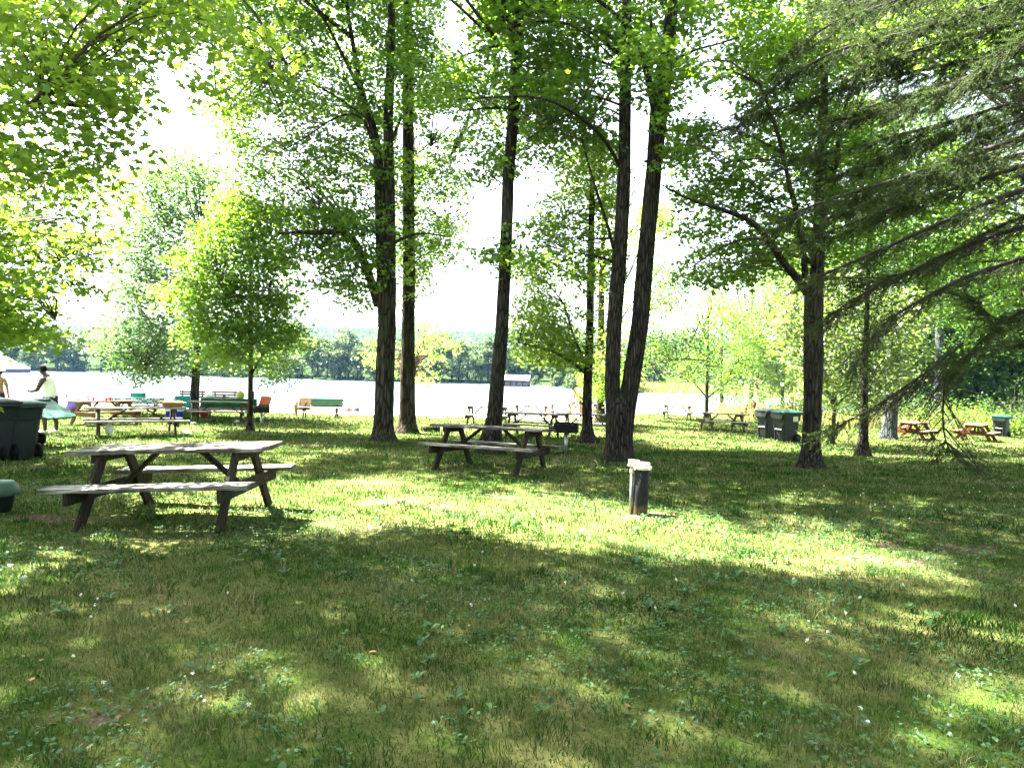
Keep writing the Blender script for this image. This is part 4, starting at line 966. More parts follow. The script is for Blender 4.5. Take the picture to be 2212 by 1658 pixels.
# ------------------------------------------------------------------ far shore
def far_tree_mesh(seed, lod_n=64):
    g = np.random.default_rng(seed); global rng; keep, rng = rng, g
    h = 9.5; t = Tree('x', 'x', seed=seed); C = []
    for k in range(13):
        a = g.uniform(0, 6.28); rr = g.uniform(.4, 2.4); zc = g.uniform(.08, .88) * h; q = g.uniform(1.0, 1.9) * (1.15 - .45 * zc / h)
        d = g.normal(size=(14, 3)); d /= np.linalg.norm(d, axis=1)[:, None]; d[:, 2] = np.abs(d[:, 2]) * 1.0 - .25
        C.append(np.array([math.cos(a) * rr, math.sin(a) * rr, zc]) + d * q)
    C = np.concatenate(C); v, f = leaves(C, .62, 16, .34, 2, .6, .35)
    V, F, Q = stem([(0, 0, -.4), (0, 0, 2), (0, 0, 6)], [.22, .2, .1], 6); rng = keep
    return np_mesh('crown', v, [f], [M['leaf_far']]), np_mesh('trunk', V, [F], [M['bark']])
FT = [far_tree_mesh(900 + i) for i in range(6)]
def far_tree(x, y, s, sz, i, lab, grp):
    root = empty('shore_tree', (x, y, tz(x, y)), rng.uniform(0, 6.28)); root.scale = (s, s, s * sz); tag(root, lab, 'tree', grp)
    link('crown', FT[i % 6][0], root); link('trunk', FT[i % 6][1], root)
k = 0
def yfar(x): return 146 + 10 * float(sstep(-20, -110, x)) - 26 * float(sstep(5, 22, x)) + 3 * float(wob(x, 0, .06))
for x in np.arange(-128, 62, 1.75):
    if -1.8 < x < 6.5: dy = 15
    else: dy = 4 + 5 * (k % 3)
    if 24 < x < 48: dy += 14
    s = rng.uniform(.80, 1.12) * (1.0 if x < 20 else .72)
    far_tree(x + rng.uniform(-1, 1), yfar(x) + dy + rng.uniform(0, 5), s, rng.uniform(.85, 1.1), k, 'hazy green broadleaf tree standing along the far shore of the lake', 'trees along the far shore'); k += 1
for x, s in ((9.5, .5), (12, .62), (15, .55), (18, .62), (21, .5), (-3, .32), (5, .36), (-9, .25), (-31, .22), (-80, .35), (-62, .26)):
    far_tree(x, yfar(x) + (1.8 if x > 6 else 2.5), s, .9, k, 'low rounded tree at the waterline of the far shore', 'low trees at the far waterline'); k += 1
def far_wood():
    C = []
    for y0, y1, n, dz in ((172, 260, 2600, 7.0), (260, 480, 2300, 6.5), (480, 760, 5600, 8)):
        y = rng.uniform(y0, y1, n); x = rng.uniform(-1, 1, n) * (y * .8 + 10); z = terrain(x, y)
        if y0 < 200: z = z + np.where(y < 175, 0, 0)
        C.append(np.stack([x, y, z + dz * rng.uniform(.55, 1.08, n)], 1))
    y = rng.uniform(54, 100, 4600); x = y * rng.uniform(.40, 1.0, 4600) + 2; dk = np.stack([x, y, terrain(x, y) + 16 * rng.uniform(0, 1, 4600) ** .8], 1); dk = dk[~in_gap(*proj(dk)[:, :2].T)]
    v, f = leaves(dk, 1.7, 26, .36, 2, .7, .5); tag(link('wood_interior', np_mesh('wood_interior', v, [f], [M['leaf_dark']])), kind='stuff')
    P, Fs, o = [], [], 0
    for c, rad, nl, sz in ((C[0], 1.5, 20, .45), (C[1], 2.3, 14, .8), (C[2], 3.2, 12, 1.25)):
        v, f = leaves(c, rad, nl, sz, 2, .6, .45); P.append((v, f))
    V, F = cat(P); tag(link('far_woods', np_mesh('far_woods', V, F, [M['leaf_far']])), kind='stuff')
far_wood()
# ------------------------------------------------------------------ picnic tables
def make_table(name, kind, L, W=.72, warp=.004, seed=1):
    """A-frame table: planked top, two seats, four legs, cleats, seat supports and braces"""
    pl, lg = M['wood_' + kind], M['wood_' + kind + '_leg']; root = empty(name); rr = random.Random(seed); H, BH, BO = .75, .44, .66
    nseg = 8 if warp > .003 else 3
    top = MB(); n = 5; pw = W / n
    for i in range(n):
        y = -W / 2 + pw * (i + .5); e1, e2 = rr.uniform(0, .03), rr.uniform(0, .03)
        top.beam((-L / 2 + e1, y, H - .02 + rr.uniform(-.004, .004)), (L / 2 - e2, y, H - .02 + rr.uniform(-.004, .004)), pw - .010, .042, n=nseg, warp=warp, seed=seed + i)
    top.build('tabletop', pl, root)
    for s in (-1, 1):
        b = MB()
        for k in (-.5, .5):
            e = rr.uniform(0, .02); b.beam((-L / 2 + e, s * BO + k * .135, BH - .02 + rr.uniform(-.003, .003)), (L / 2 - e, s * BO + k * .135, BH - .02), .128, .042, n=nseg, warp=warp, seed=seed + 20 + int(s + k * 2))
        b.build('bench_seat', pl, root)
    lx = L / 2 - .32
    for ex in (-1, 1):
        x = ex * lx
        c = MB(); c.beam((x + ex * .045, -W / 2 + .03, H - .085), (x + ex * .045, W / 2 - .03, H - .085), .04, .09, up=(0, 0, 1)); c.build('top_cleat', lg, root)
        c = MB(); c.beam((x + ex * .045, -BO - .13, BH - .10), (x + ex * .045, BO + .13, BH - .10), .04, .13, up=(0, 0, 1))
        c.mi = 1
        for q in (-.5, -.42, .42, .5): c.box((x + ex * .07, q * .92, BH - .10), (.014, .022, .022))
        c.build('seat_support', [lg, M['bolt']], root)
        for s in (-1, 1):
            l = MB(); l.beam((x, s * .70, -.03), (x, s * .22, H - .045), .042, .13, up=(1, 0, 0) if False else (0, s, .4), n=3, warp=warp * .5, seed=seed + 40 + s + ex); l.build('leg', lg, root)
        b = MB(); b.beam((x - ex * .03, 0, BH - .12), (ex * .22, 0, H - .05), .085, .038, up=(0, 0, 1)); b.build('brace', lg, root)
    return root
PROTO = {}
def table(kind, L, x, y, yaw, label, tilt=0.0, near=False):
    key = (kind, L)
    if key not in PROTO: o = PROTO[key] = make_table('picnic_table', kind, L, warp=.007 if near else .003, seed=len(PROTO) * 11 + 3)
    else: o = copy_tree(PROTO[key])
    a = R(yaw); c, s = math.cos(a), math.sin(a); hx = L / 2
    z = tz(x, y); tx = (tz(x + c * hx, y + s * hx) - tz(x - c * hx, y - s * hx)) / L + tilt; ty = (tz(x - s * .6, y + c * .6) - tz(x + s * .6, y - c * .6)) / 1.2
    o.location = (x, y, z - .01); o.rotation_euler = (math.atan(ty), -math.atan(tx), a); tag(o, label, 'picnic table', 'picnic tables'); return o
def table_px(kind, L, u, v, yaw, label):
    p = gnd(u, v); return table(kind, L, p.x, p.y, yaw, label)
t1 = table('dark', 2.0, -3.46, 7.31, 0.5, 'large weathered grey table in the left foreground, its top bright in the sun', .035, True)
t2 = table('dark', 2.12, -.327, 12.04, -22.5, 'dark weathered table in front of the lone leaning trunk', 0.0, True)
t3 = table_px('grey', 2.3, 294, 942, 33, 'grey table left of the small round maple with a cardboard box on its right end')
t4 = table_px('tan', 1.9, 226, 916, 62, 'tan table seen from its end, behind the table with the cardboard box')
t4b = table_px('grey', 1.9, 292, 902, 28, 'table under the green gingham cloth')
t5 = table_px('grey', 2.05, 474, 912, 23, 'long grey table in front of the green-clothed table, left of the small maple trunk')
t6 = table_px('brown', 2.0, 494, 902, 22, 'brown table covered by the dark green cloth')
t7 = table_px('grey', 1.95, 1052, 918, -8, 'grey table on the beach edge whose right half is hidden by the lone trunk')
t8 = table_px('grey', 1.9, 1168, 903, 0, 'table standing farthest back between the lone trunk and the slender dark trunk')
t9 = table_px('tan', 1.95, 1258, 903, 2, 'tan table with bags where the person in a swimsuit bends over')
t10 = table_px('tan', 1.85, 1146, 912, -5, 'orange-tan table in the middle of the cluster of tables')
t11 = table_px('grey', 1.95, 1150, 944, -16, 'pale-topped table directly behind the dark centre table')
t12 = table_px('grey', 1.95, 1268, 944, -10, 'weathered table behind the charcoal grill and the slender dark trunk')
t14 = table_px('tan', 1.8, 1463, 905, -22, 'light tan table standing on the sand beside the reeds')
t15 = table_px('tan', 1.6, 1530, 898, 78, 'table seen end-on behind the trunk of the slender young maple')
t16 = table_px('grey', 2.05, 1560, 929, 7, 'grey table in full sun left of the two green-lidded bins')
t17 = table_px('brown', 1.8, 1636, 907, 10, 'table heaped with bags behind the first pair of bins')
t17b = table_px('grey', 1.9, 1830, 912, 8, 'table piled with blue bags behind the narrow young spruce')
t18 = table_px('brown', 1.9, 1972, 947, 42, 'reddish brown table beside the thick blue-grey trunk')
t19 = table_px('brown', 1.75, 2108, 951, 46, 'reddish brown table in front of the right-hand pair of bins')
t20 = table_px('grey', 1.9, 1975, 912, 10, 'pale table in the shade behind the reddish brown table')
def on(tbl, dx, dy, z=.752):
    """point on top of a table, in its own axes"""
    bpy.context.view_layer.update(); return tbl.matrix_world @ Vector((dx, dy, z))
bpy.context.view_layer.update()
# ------------------------------------------------------------------ standing pipe in the lawn
def post():
    p = gnd(1381, 1110); root = empty('well_pipe', p); tag(root, 'black standing pipe with a chalky white cap and a thin conduit at its side', 'pipe')
    h, r = .575, .092
    b = MB(); b.lathe([(r * .97, -.1), (r * .97, 0), (r, .02), (r, h * .5), (r * 1.0, h)], seg=28); o = b.build('casing', M['black_pipe'], root); o.rotation_euler = (R(.4), R(2.0), 0)
    c = MB(); c.lathe([(r * 1.02, h - .035), (r * 1.20, h - .03), (r * 1.24, h - .012), (r * 1.22, h + .003), (r * 1.02, h + .008), (r * 1.0, h + .03), (r * .93, h + .042), (.01, h + .046)], c=(.02, 0, 0), seg=28)
    for k in range(4): c.box((.02 + math.cos(k * 1.57 + .6) * r * 1.24, math.sin(k * 1.57 + .6) * r * 1.24, h - .015), (.03, .03, .03), k * 1.57 + .6)
    c.build('cap', M['cap'], root)
    c = MB(); c.box((-.105, .0, h + .035), (.075, .075, .075)); c.lathe([(.024, h - .09), (.024, h - .03), (.019, h - .03), (.019, h)], c=(-.108, -.01, 0), seg=12); c.lathe([(.045, h - .002), (.05, h + .008), (.045, h + .02)], c=(-.108, 0, 0), seg=12)
    c.box((-.06, -.01, h + .055), (.07, .05, .035)); c.build('conduit_head', M['cap'], root)
    c = MB(); c.tube([(-.108, -.01, -.1), (-.108, -.01, h - .08)], .0165, 12); c.build('conduit', M['steel'], root)
post()
# ------------------------------------------------------------------ wheelie bins
def hull(b, secs, ch=.04, smooth=False):
    """stack of chamfered rectangles (z, x0, x1, y0, y1)"""
    V = []; 
    for z, x0, x1, y0, y1 in secs: V += [(x0 + ch, y0, z), (x1 - ch, y0, z), (x1, y0 + ch, z), (x1, y1 - ch, z), (x1 - ch, y1, z), (x0 + ch, y1, z), (x0, y1 - ch, z), (x0, y0 + ch, z)]
    F = [(i * 8 + k, i * 8 + (k + 1) % 8, i * 8 + 8 + (k + 1) % 8, i * 8 + 8 + k) for i in range(len(secs) - 1) for k in range(8)]
    F += [tuple(range(7, -1, -1)), tuple((len(secs) - 1) * 8 + k for k in range(8))]; b.add(V, F, smooth)
def make_bin(lid_open=False, lidm='bin_lid', sticker=True):
    """front (grab bar) faces -X, wheels and hinge at +X, sticker on the -Y side"""
    root = empty('wheelie_bin'); H = 1.0
    b = MB(); hull(b, [(.04, -.27, .25, -.24, .24), (.5, -.31, .29, -.275, .275), (.72, -.33, .30, -.29, .29), (.725, -.335, .335, -.305, .305), (.93, -.36, .37, -.325, .325), (.935, -.385, .40, -.345, .345), (.985, -.39, .41, -.35, .35)])
    hull(b, [(.735, -.40, -.335, -.20, .20), (.80, -.425, -.33, -.26, .26), (.94, -.43, -.33, -.30, .30)], .01); b.build('body', M['bin_body'], root)
    r = MB(); hull(r, [(.10, -.292, -.255, -.13, .13), (.52, -.322, -.28, -.14, .14)], .01); r.build('front_recess', M['bin_dark'], root)
    g = MB(); g.tube([(-.328, -.15, .43), (-.328, .15, .43)], .014, 10); g.build('grab_bar', M['white_plastic'], root)
    for s in (-1, 1):
        rb = MB(); rb.beam((-.285, s * .17, .06), (-.33, s * .19, .58), .05, .05); rb.build('front_rib', M['bin_body'], root)
        w = MB(); w.lathe([(.05, -.035), (.125, -.035), (.145, -.02), (.145, .02), (.125, .035), (.05, .035)], c=(.235, s * .285, .145), seg=20, axis='Y'); wh = w.build('wheel', M['bin_dark'], root)
        hb = MB(); hb.lathe([(.02, -.04), (.06, -.04), (.055, .04), (.02, .04)], c=(.235, s * .285, .145), seg=12, axis='Y'); hb.build('hub', M['bin_body'], wh)
    l = MB(); hull(l, [(.0, -.80, .03, -.365, .365), (.035, -.80, .03, -.365, .365), (.055, -.74, .0, -.32, .32), (.085, -.60, -.08, -.20, .20)], .05)
    hull(l, [(-.012, -.835, -.78, -.19, .19), (.02, -.84, -.78, -.19, .19)], .01)
    lo = l.build('lid', M[lidm], root); lo.location = (.40, 0, .99)
    if lid_open: lo.rotation_euler = (0, R(205), 0)
    h = MB(); h.tube([(.41, -.30, .95), (.48, -.30, .965), (.485, .30, .965), (.41, .30, .95)], .018, 8); h.build('handle', M['bin_body'], root)
    if sticker:
        s = MB(); s.box((.10, -.328, .80), (.20, .004, .17)); so = s.build('sticker', M['sticker'], root)
        k = MB()
        for z, hh in ((.862, .016), (.745, .018)):
            for j in range(9): k.box((.022 + j * .0195, -.3315, z), (.013, .003, hh))
        for j in (-1, 0, 1):
            c = Vector((.10 + j * .055, -.3315, .803))
            for q in range(3):
                a = R(90 + 120 * q) + j * .0; a2 = a + R(120); p0 = c + Vector((math.cos(a), 0, math.sin(a))) * .025; p1 = c + Vector((math.cos(a2), 0, math.sin(a2))) * .025
                k.beam(p0.lerp(p1, .12), p0.lerp(p1, .88), .008, .003, up=(0, 1, 0), ch=.0005)
        k.build('recycling_marks', M['ink'], so)
    return root
PB = {}
def bin_(u, v, yaw, label, key=(False, 'bin_lid', True), s=1.0, Y=None, dz=0, tip=0.0):
    if key not in PB: o = PB[key] = make_bin(*key)
    else: o = copy_tree(PB[key])
    p = gnd(u, v) if Y is None else at(u, v, Y); o.location = (p.x, p.y, tz(p.x, p.y) - .01 + dz); o.rotation_euler = (0, tip, R(yaw)); o.scale = (s, s, s)
    tag(o, label, 'wheelie bin', 'wheelie bins'); return o
bin_(1697, 953, 20, 'stickered grey bin with a green lid near the sunny grey table', s=1.06)
bin_(1660, 946, 22, 'grey bin with a dark lid standing behind the stickered green-lidded bin', (False, 'bin_body', False), s=1.06)
bin_(2162, 942, 38, 'green-lidded bin with a pale sticker behind the right-hand reddish brown table', s=1.0)
bin_(2126, 932, 40, 'pale-lidded grey bin half hidden at the far side of the right-hand stickered bin', (False, 'white_lid', False) if False else (False, 'bin_body', False), s=1.0)
bin_(-22, 994, -38, 'dark bin cut by the left edge of the picture', (False, 'bin_body', False), s=.98)
bin_(34, 990, -38, 'dark bin with a green lid and big black wheels in front of the man', (False, 'bin_lid', False), s=.95)
bin_(40, 962, -15, 'bin with its green lid thrown open where the man leans in', (True, 'bin_lid', False), s=.98)
# green tub at the left edge
p = gnd(-6, 1106); r_ = empty('plastic_tub', p); tag(r_, 'grey-green plastic tub with an overhanging lid, cut by the left edge', 'tub')
b = MB(); b.lathe([(.10, 0), (.13, .02), (.165, .24), (.17, .25)], seg=20, sx=1.0); b.build('body', M['bin_body'], r_)
b = MB(); b.lathe([(.20, .19), (.205, .195), (.185, .26), (.17, .30), (.15, .325), (.02, .335)], seg=20); b.build('lid', plain('sage_plastic', (.045, .085, .06), .5), r_)
# ------------------------------------------------------------------ charcoal grills
def make_grill():
    root = empty('charcoal_grill'); b = MB(); w, d, h, t = .26, .20, .21, .012; z = .50
    b.box((0, 0, z), (w * 2, d * 2, t)); b.box((0, d, z + h / 2), (w * 2, t, h)); b.box((0, -d, z + h / 2 - .02), (w * 2, t, h - .04)); b.box((-w, 0, z + h / 2), (t, d * 2 - .02, h)); b.box((w, 0, z + h / 2), (t, d * 2 - .02, h)); b.build('fire_box', M['iron'], root)
    g = MB()
    for i in range(11): g.tube([(-w + .03 + i * .046, -d - .02, z + h - .03), (-w + .03 + i * .046, d - .02, z + h - .03)], .006, 5)
    g.tube([(-w + .1, -d - .02, z + h - .03), (-w + .1, -d - .13, z + h - .03)], .008, 5); g.tube([(w - .1, -d - .02, z + h - .03), (w - .1, -d - .13, z + h - .03)], .008, 5); g.build('grate', M['iron'], root)
    p = MB(); p.tube([(0, 0, -.1), (0, 0, z)], .032, 10); p.lathe([(.034, z - .05), (.06, z - .012)], seg=10); p.build('post', M['steel'], root); return root
def grill(src, u, v, rz, s, lab):
    o = src or make_grill(); p = gnd(u, v); o.location = p; o.rotation_euler = (0, 0, R(rz)); o.scale = (s,) * 3; tag(o, lab, 'grill', 'charcoal grills on posts'); return o
g1 = grill(None, 1222, 980, -10, 1.0, 'black charcoal grill on a post behind the right end of the dark centre table')
grill(copy_tree(g1), 564, 922, 20, .95, 'black charcoal grill on a post right of the small round maple')
# ------------------------------------------------------------------ benches on the beach
def make_bench(L=1.25, back0=.62, back1=1.0):
    root = empty('slatted_bench'); b = MB()
    for i in range(3): b.beam((-L / 2, .0, back0 + i * (back1 - back0) / 3 + .05), (L / 2, .0, back0 + i * (back1 - back0) / 3 + .05), .03, .10, up=(0, 0, 1))
    b.build('backrest', M['wood_dark_leg'], root)
    s = MB()
    for i in range(3): s.beam((-L / 2, .10 + i * .13, .45), (L / 2, .10 + i * .13, .45), .11, .035)
    s.build('seat', M['wood_dark_leg'], root)
    for ex in (-1, 1):
        l = MB(); l.beam((ex * (L / 2 - .15), -.03, 0), (ex * (L / 2 - .15), .03, back1), .06, .05, up=(0, 1, 0)); l.beam((ex * (L / 2 - .15), .38, 0), (ex * (L / 2 - .15), .38, .43), .06, .05, up=(0, 1, 0)); l.build('leg', M['wood_dark_leg'], root)
    return root
bn = make_bench(); 
for o, u, lab in ((bn, 416, 'slatted bench facing the lake, partly behind the trunk of the drooping maple'), (copy_tree(bn), 486, 'slatted bench facing the lake above the green-clothed table')):
    p = at(u, 850, 35.5); o.location = (p.x, p.y, tz(p.x, p.y)); o.rotation_euler = (0, 0, R(12)); tag(o, lab, 'bench', 'slatted benches facing the lake')
# towel bench
p = gnd(692, 902); tb = empty('park_bench', p, R(6)); tag(tb, 'low wooden bench at the grass edge with towels over its back', 'bench')
b = MB(); [b.beam((-.9, -.18 + i * .13, .43), (.9, -.18 + i * .13, .43), .12, .04) for i in range(3)]; b.build('seat', M['wood_grey'], tb)
b = MB(); b.beam((-.9, .24, .72), (.9, .24, .72), .035, .11); b.beam((-.9, .21, .57), (.9, .21, .57), .035, .11); b.build('backrest', M['wood_grey'], tb)
for ex in (-1, 1):
    b = MB(); b.beam((ex * .66, -.30, 0), (ex * .66, .02, .42), .07, .05, up=(1, 0, 0)); b.build('leg', M['wood_grey_leg'], tb)
    b = MB(); b.beam((ex * .66, .34, 0), (ex * .66, .18, .42), .07, .05, up=(1, 0, 0)); b.beam((ex * .66, .18, .40), (ex * .66, .27, .76), .07, .05, up=(1, 0, 0)); b.build('leg', M['wood_grey_leg'], tb)
    b = MB(); b.beam((ex * .66, -.26, .33), (ex * .66, .28, .33), .05, .12); b.build('cross_beam', M['wood_grey_leg'], tb)
bpy.context.view_layer.update()
def drape(name, mat, W, top, back_d, front_d, M4, n=22, fold=.012, thick=.012, seed=0, slant=0.0):
    """cloth hung over a rail along X at height top; hangs front_d in front and back_d behind, with folds and two sides"""
    rr = random.Random(seed); ph = rr.uniform(0, 6); prof = []
    for i in range(7): prof.append((-thick * 1.2 - .018, top - front_d * (1 - i / 6), front_d * (1 - i / 6)))
    prof += [(-.012, top + .012, 0), (.012, top + .012, 0)]
    for i in range(7): prof.append((thick * 1.2 + .018, top - back_d * i / 6, back_d * i / 6))
    G = []
    for j in range(n + 1):
        x = -W / 2 + W * j / n; f = fold * (math.sin(x * 23 + ph) + .6 * math.sin(x * 51 + ph * 2)); row = []
        for y, z, d in prof: row.append(M4 @ Vector((x + slant * d, y * (1 + abs(d)) + (f * d * 3 if y < 0 else -f * d * 3), z + .01 * math.sin(x * 9 + ph) * (d > .1))))
        G.append(row)
    b = MB(); b.sheet(G); o = b.build(name, mat); md = o.modifiers.new('Solidify', 'SOLIDIFY'); md.thickness = thick; return o
W4 = tb.matrix_world
tag(drape('towel', M['sage_cloth'], 1.28, .785, .3, .34, W4 @ Matrix.Translation((.22, .24, 0)), seed=1), 'sage green towel spread along the back of the low beach bench', 'towel')
tag(drape('towel', M['beach_towel'], .50, .80, .3, .52, W4 @ Matrix.Translation((-.66, .24, 0)), seed=2, slant=-.1), 'orange, white and teal printed towel hanging over the left end of the low beach bench', 'towel')
b = MB(); b.tube([W4 @ Vector((-.98, .1, .76)), W4 @ Vector((-1.02, .05, .45)), W4 @ Vector((-.98, 0, .12)), W4 @ Vector((-.97, 0, .05))], [.06, .10, .05, .02], 8); tag(b.build('towel', M['beach_towel']), 'rolled end of a printed towel hanging off the left end of the low beach bench', 'towel')
# ------------------------------------------------------------------ cloths on tables
def table_cloth(tbl, L, mat, lab, x0, x1, dropf=.28, dropb=.28, seed=0):
    rr = random.Random(seed); ph = rr.uniform(0, 6); W = .37; prof = [(-W - .02, -dropf), (-W - .015, -dropf * .6), (-W - .01, -.08), (-W, .004), (-W * .5, .007), (0, .007), (W * .5, .007), (W, .004), (W + .01, -.08), (W + .02, -dropb)]
    G = []
    for j in range(29):
        x = x0 + (x1 - x0) * j / 28; row = []
        for y, z in prof:
            f = .05 * (-z) * (math.sin(x * 14 + ph) + .5 * math.sin(x * 31)) if z < 0 else 0
            row.append(tbl.matrix_world @ Vector((x, y + f * (1 if y > 0 else -1), .758 + z)))
        G.append(row)
    b = MB(); b.sheet(G); o = b.build('tablecloth', mat); o.modifiers.new('Solidify', 'SOLIDIFY').thickness = .004; tag(o, lab, 'tablecloth'); return o
table_cloth(t6, 2, M['green_cloth'], 'dark green cloth hanging down over the front of the brown table', -1.02, 1.02, .42, .3, 1)
table_cloth(t4b, 1.9, M['gingham'], 'green and white gingham cloth ruffled on the table left of the cardboard box', -.95, .95, .2, .2, 2)
# ------------------------------------------------------------------ small things on and under the tables
def thing_mb(mb, name, mat, lab, cat, group=None): o = mb.build(name, mat); tag(o, lab, cat, group); return o
def at_box(tbl, dx, dy, z, size, name, mat, lab, cat, rz=0.0, taper=.85):
    p = on(tbl, dx, dy, z); b = MB(); w, d, h = size; c, s = math.cos(rz), math.sin(rz)
    V = [];
    for q, k in ((0, taper), (h, 1.0)): V += [(p.x + (a * c - e * s), p.y + (a * s + e * c), p.z + q) for a, e in ((-w / 2 * k, -d / 2 * k), (w / 2 * k, -d / 2 * k), (w / 2 * k, d / 2 * k), (-w / 2 * k, d / 2 * k))]
    b.add(V, [(3, 2, 1, 0), (4, 5, 6, 7), (0, 1, 5, 4), (1, 2, 6, 5), (2, 3, 7, 6), (3, 0, 4, 7)]); return thing_mb(b, name, mat, lab, cat)
def bag(tbl, dx, dy, z, r, name, mat, lab, cat, seed=0, p=None):
    p = on(tbl, dx, dy, z) if p is None else p; b = MB(); b.blob((p.x, p.y, p.z + r[2] * .86), r, 12, 8, .16, seed)
    top = MB
    b.tube([(p.x - r[0] * .4, p.y, p.z + r[2] * 1.5), (p.x - r[0] * .2, p.y, p.z + r[2] * 2.0), (p.x + r[0] * .2, p.y, p.z + r[2] * 2.0), (p.x + r[0] * .4, p.y, p.z + r[2] * 1.5)], r[0] * .09, 6); return thing_mb(b, name, mat, lab, cat)
# open carton on the left table: base, four flaps
p = on(t3, .82, .02); r_ = empty('cardboard_box', p, R(33)); tag(r_, 'open tan cardboard box on the right end of the grey table', 'box')
b = MB(); hull(b, [(0, -.22, .22, -.15, .15), (.13, -.24, .24, -.17, .17)], .005); b.build('carton', M['card'], r_)
b = MB(); b.beam((-.24, -.2, .16), (.24, -.2, .16), .1, .006); b.beam((-.24, .2, .15), (.24, .2, .15), .1, .006); b.beam((-.28, -.15, .15), (-.28, .15, .15), .1, .006); b.beam((.29, -.15, .12), (.29, .15, .12), .1, .006); b.build('flaps', M['card'], r_)
def bottle(p, h, mat, lab):
    r_ = empty('bottle', p); tag(r_, lab, 'bottle'); b = MB(); b.lathe([(.04, 0), (.045, .01), (.045, h * .6), (.03, h * .78), (.016, h * .86), (.016, h * .93)], seg=12); b.build('body', mat, r_); b = MB(); b.lathe([(.018, h * .92), (.018, h)], seg=10); b.build('cap', M['blue_cloth'], r_)
bottle(on(t3, -.82, .66, .44), .36, M['white_plastic'], 'pale water bottle standing on the far seat of the table with the cardboard box')
bag(t3, -.62, -.52, .13, (.10, .07, .12), 'plastic_bag', M['white_cloth'], 'white plastic bag hanging below the near seat of the table with the cardboard box', 'bag', 3)
for i, (dx, dy, c, l) in enumerate(((.2, .1, 'red_plastic', 'red cup at the front of the tan table'), (.45, -.15, 'pink_plastic', 'pink cup in the middle of the tan table'), (.7, .05, 'red_plastic', 'red cup at the back of the tan table'))):
    p = on(t4, -.5 + dx, dy); b = MB(); b.lathe([(.03, 0), (.042, .10), (.045, .105)], seg=12, c=p); thing_mb(b, 'cup', M[c], l, 'cup')
bag(t4, -.55, .68, .44, (.24, .16, .2), 'tote_bag', M['purple_cloth'], 'purple and pink tote bag at the end of the tan table', 'bag', 5)
bag(t6, .42, .0, .76, (.15, .12, .17), 'grocery_bag', M['yellow_bag'], 'pale yellow plastic bag standing on the green tablecloth', 'bag', 6)
at_box(t6, -.18, .05, .765, (.10, .08, .15), 'paper_bag', M['brown_paper'], 'small brown paper bag on the green tablecloth', 'bag')
at_box(t6, .85, .1, .765, (.13, .10, .30), 'speaker_box', M['navy_cloth'], 'dark upright box at the right end of the green tablecloth', 'box', 0, 1.0)
b = MB(); p = on(t6, .16, -.08, .765); b.lathe([(.05, 0), (.13, .03), (.14, .045)], c=p, seg=16); thing_mb(b, 'bowl', M['lime_plastic'], 'shallow yellow-green bowl beside the yellow bag on the green tablecloth', 'bowl')
bag(t6, -.72, .05, .765, (.20, .13, .08), 'towel_heap', M['white_cloth'], 'crumpled white cloth at the left end of the green tablecloth', 'cloth', 8)
# coolers and beach gear
def cooler(u, v, Y, s, body, lid, lab, rz):
    p = gnd(u, v) if Y is None else at(u, v, Y); r_ = empty('cooler', (p.x, p.y, tz(p.x, p.y)), R(rz)); tag(r_, lab, 'cooler')
    b = MB(); hull(b, [(0, -.26 * s, .26 * s, -.15 * s, .15 * s), (.27 * s, -.29 * s, .29 * s, -.17 * s, .17 * s)], .03); b.build('body', M[body], r_); b = MB(); hull(b, [(.275 * s, -.30 * s, .30 * s, -.18 * s, .18 * s), (.34 * s, -.28 * s, .28 * s, -.16 * s, .16 * s)], .03); b.build('lid', M[lid], r_)
    b = MB(); b.tube([(-.30 * s, 0, .24 * s), (-.33 * s, 0, .38 * s), (.33 * s, 0, .38 * s), (.30 * s, 0, .24 * s)], .014, 6); b.build('handle', M['white_plastic'], r_)
cooler(377, 903, None, 1.0, 'blue_cloth', 'white_plastic', 'blue cooler with a white lid behind the table with the cardboard box', 20)
b = MB(); p = gnd(403, 902); b.lathe([(.13, 0), (.17, .32), (.18, .33)], c=p, seg=16); b.tube([p + Vector((-.17, 0, .32)), p + Vector((-.1, 0, .46)), p + Vector((.1, 0, .46)), p + Vector((.17, 0, .32))], .01, 5); thing_mb(b, 'bucket', M['lime_plastic'], 'yellow-green bucket left of the drooping maple trunk', 'bucket', 'buckets on the grass')
b = MB(); p = gnd(441, 902); b.lathe([(.13, 0), (.19, .42), (.20, .43)], c=p, seg=16); b.tube([p + Vector((-.19, 0, .42)), p + Vector((-.1, 0, .56)), p + Vector((.1, 0, .56)), p + Vector((.19, 0, .42))], .01, 5); thing_mb(b, 'bucket', M['red_plastic'], 'tall red bucket right of the drooping maple trunk', 'bucket', 'buckets on the grass')
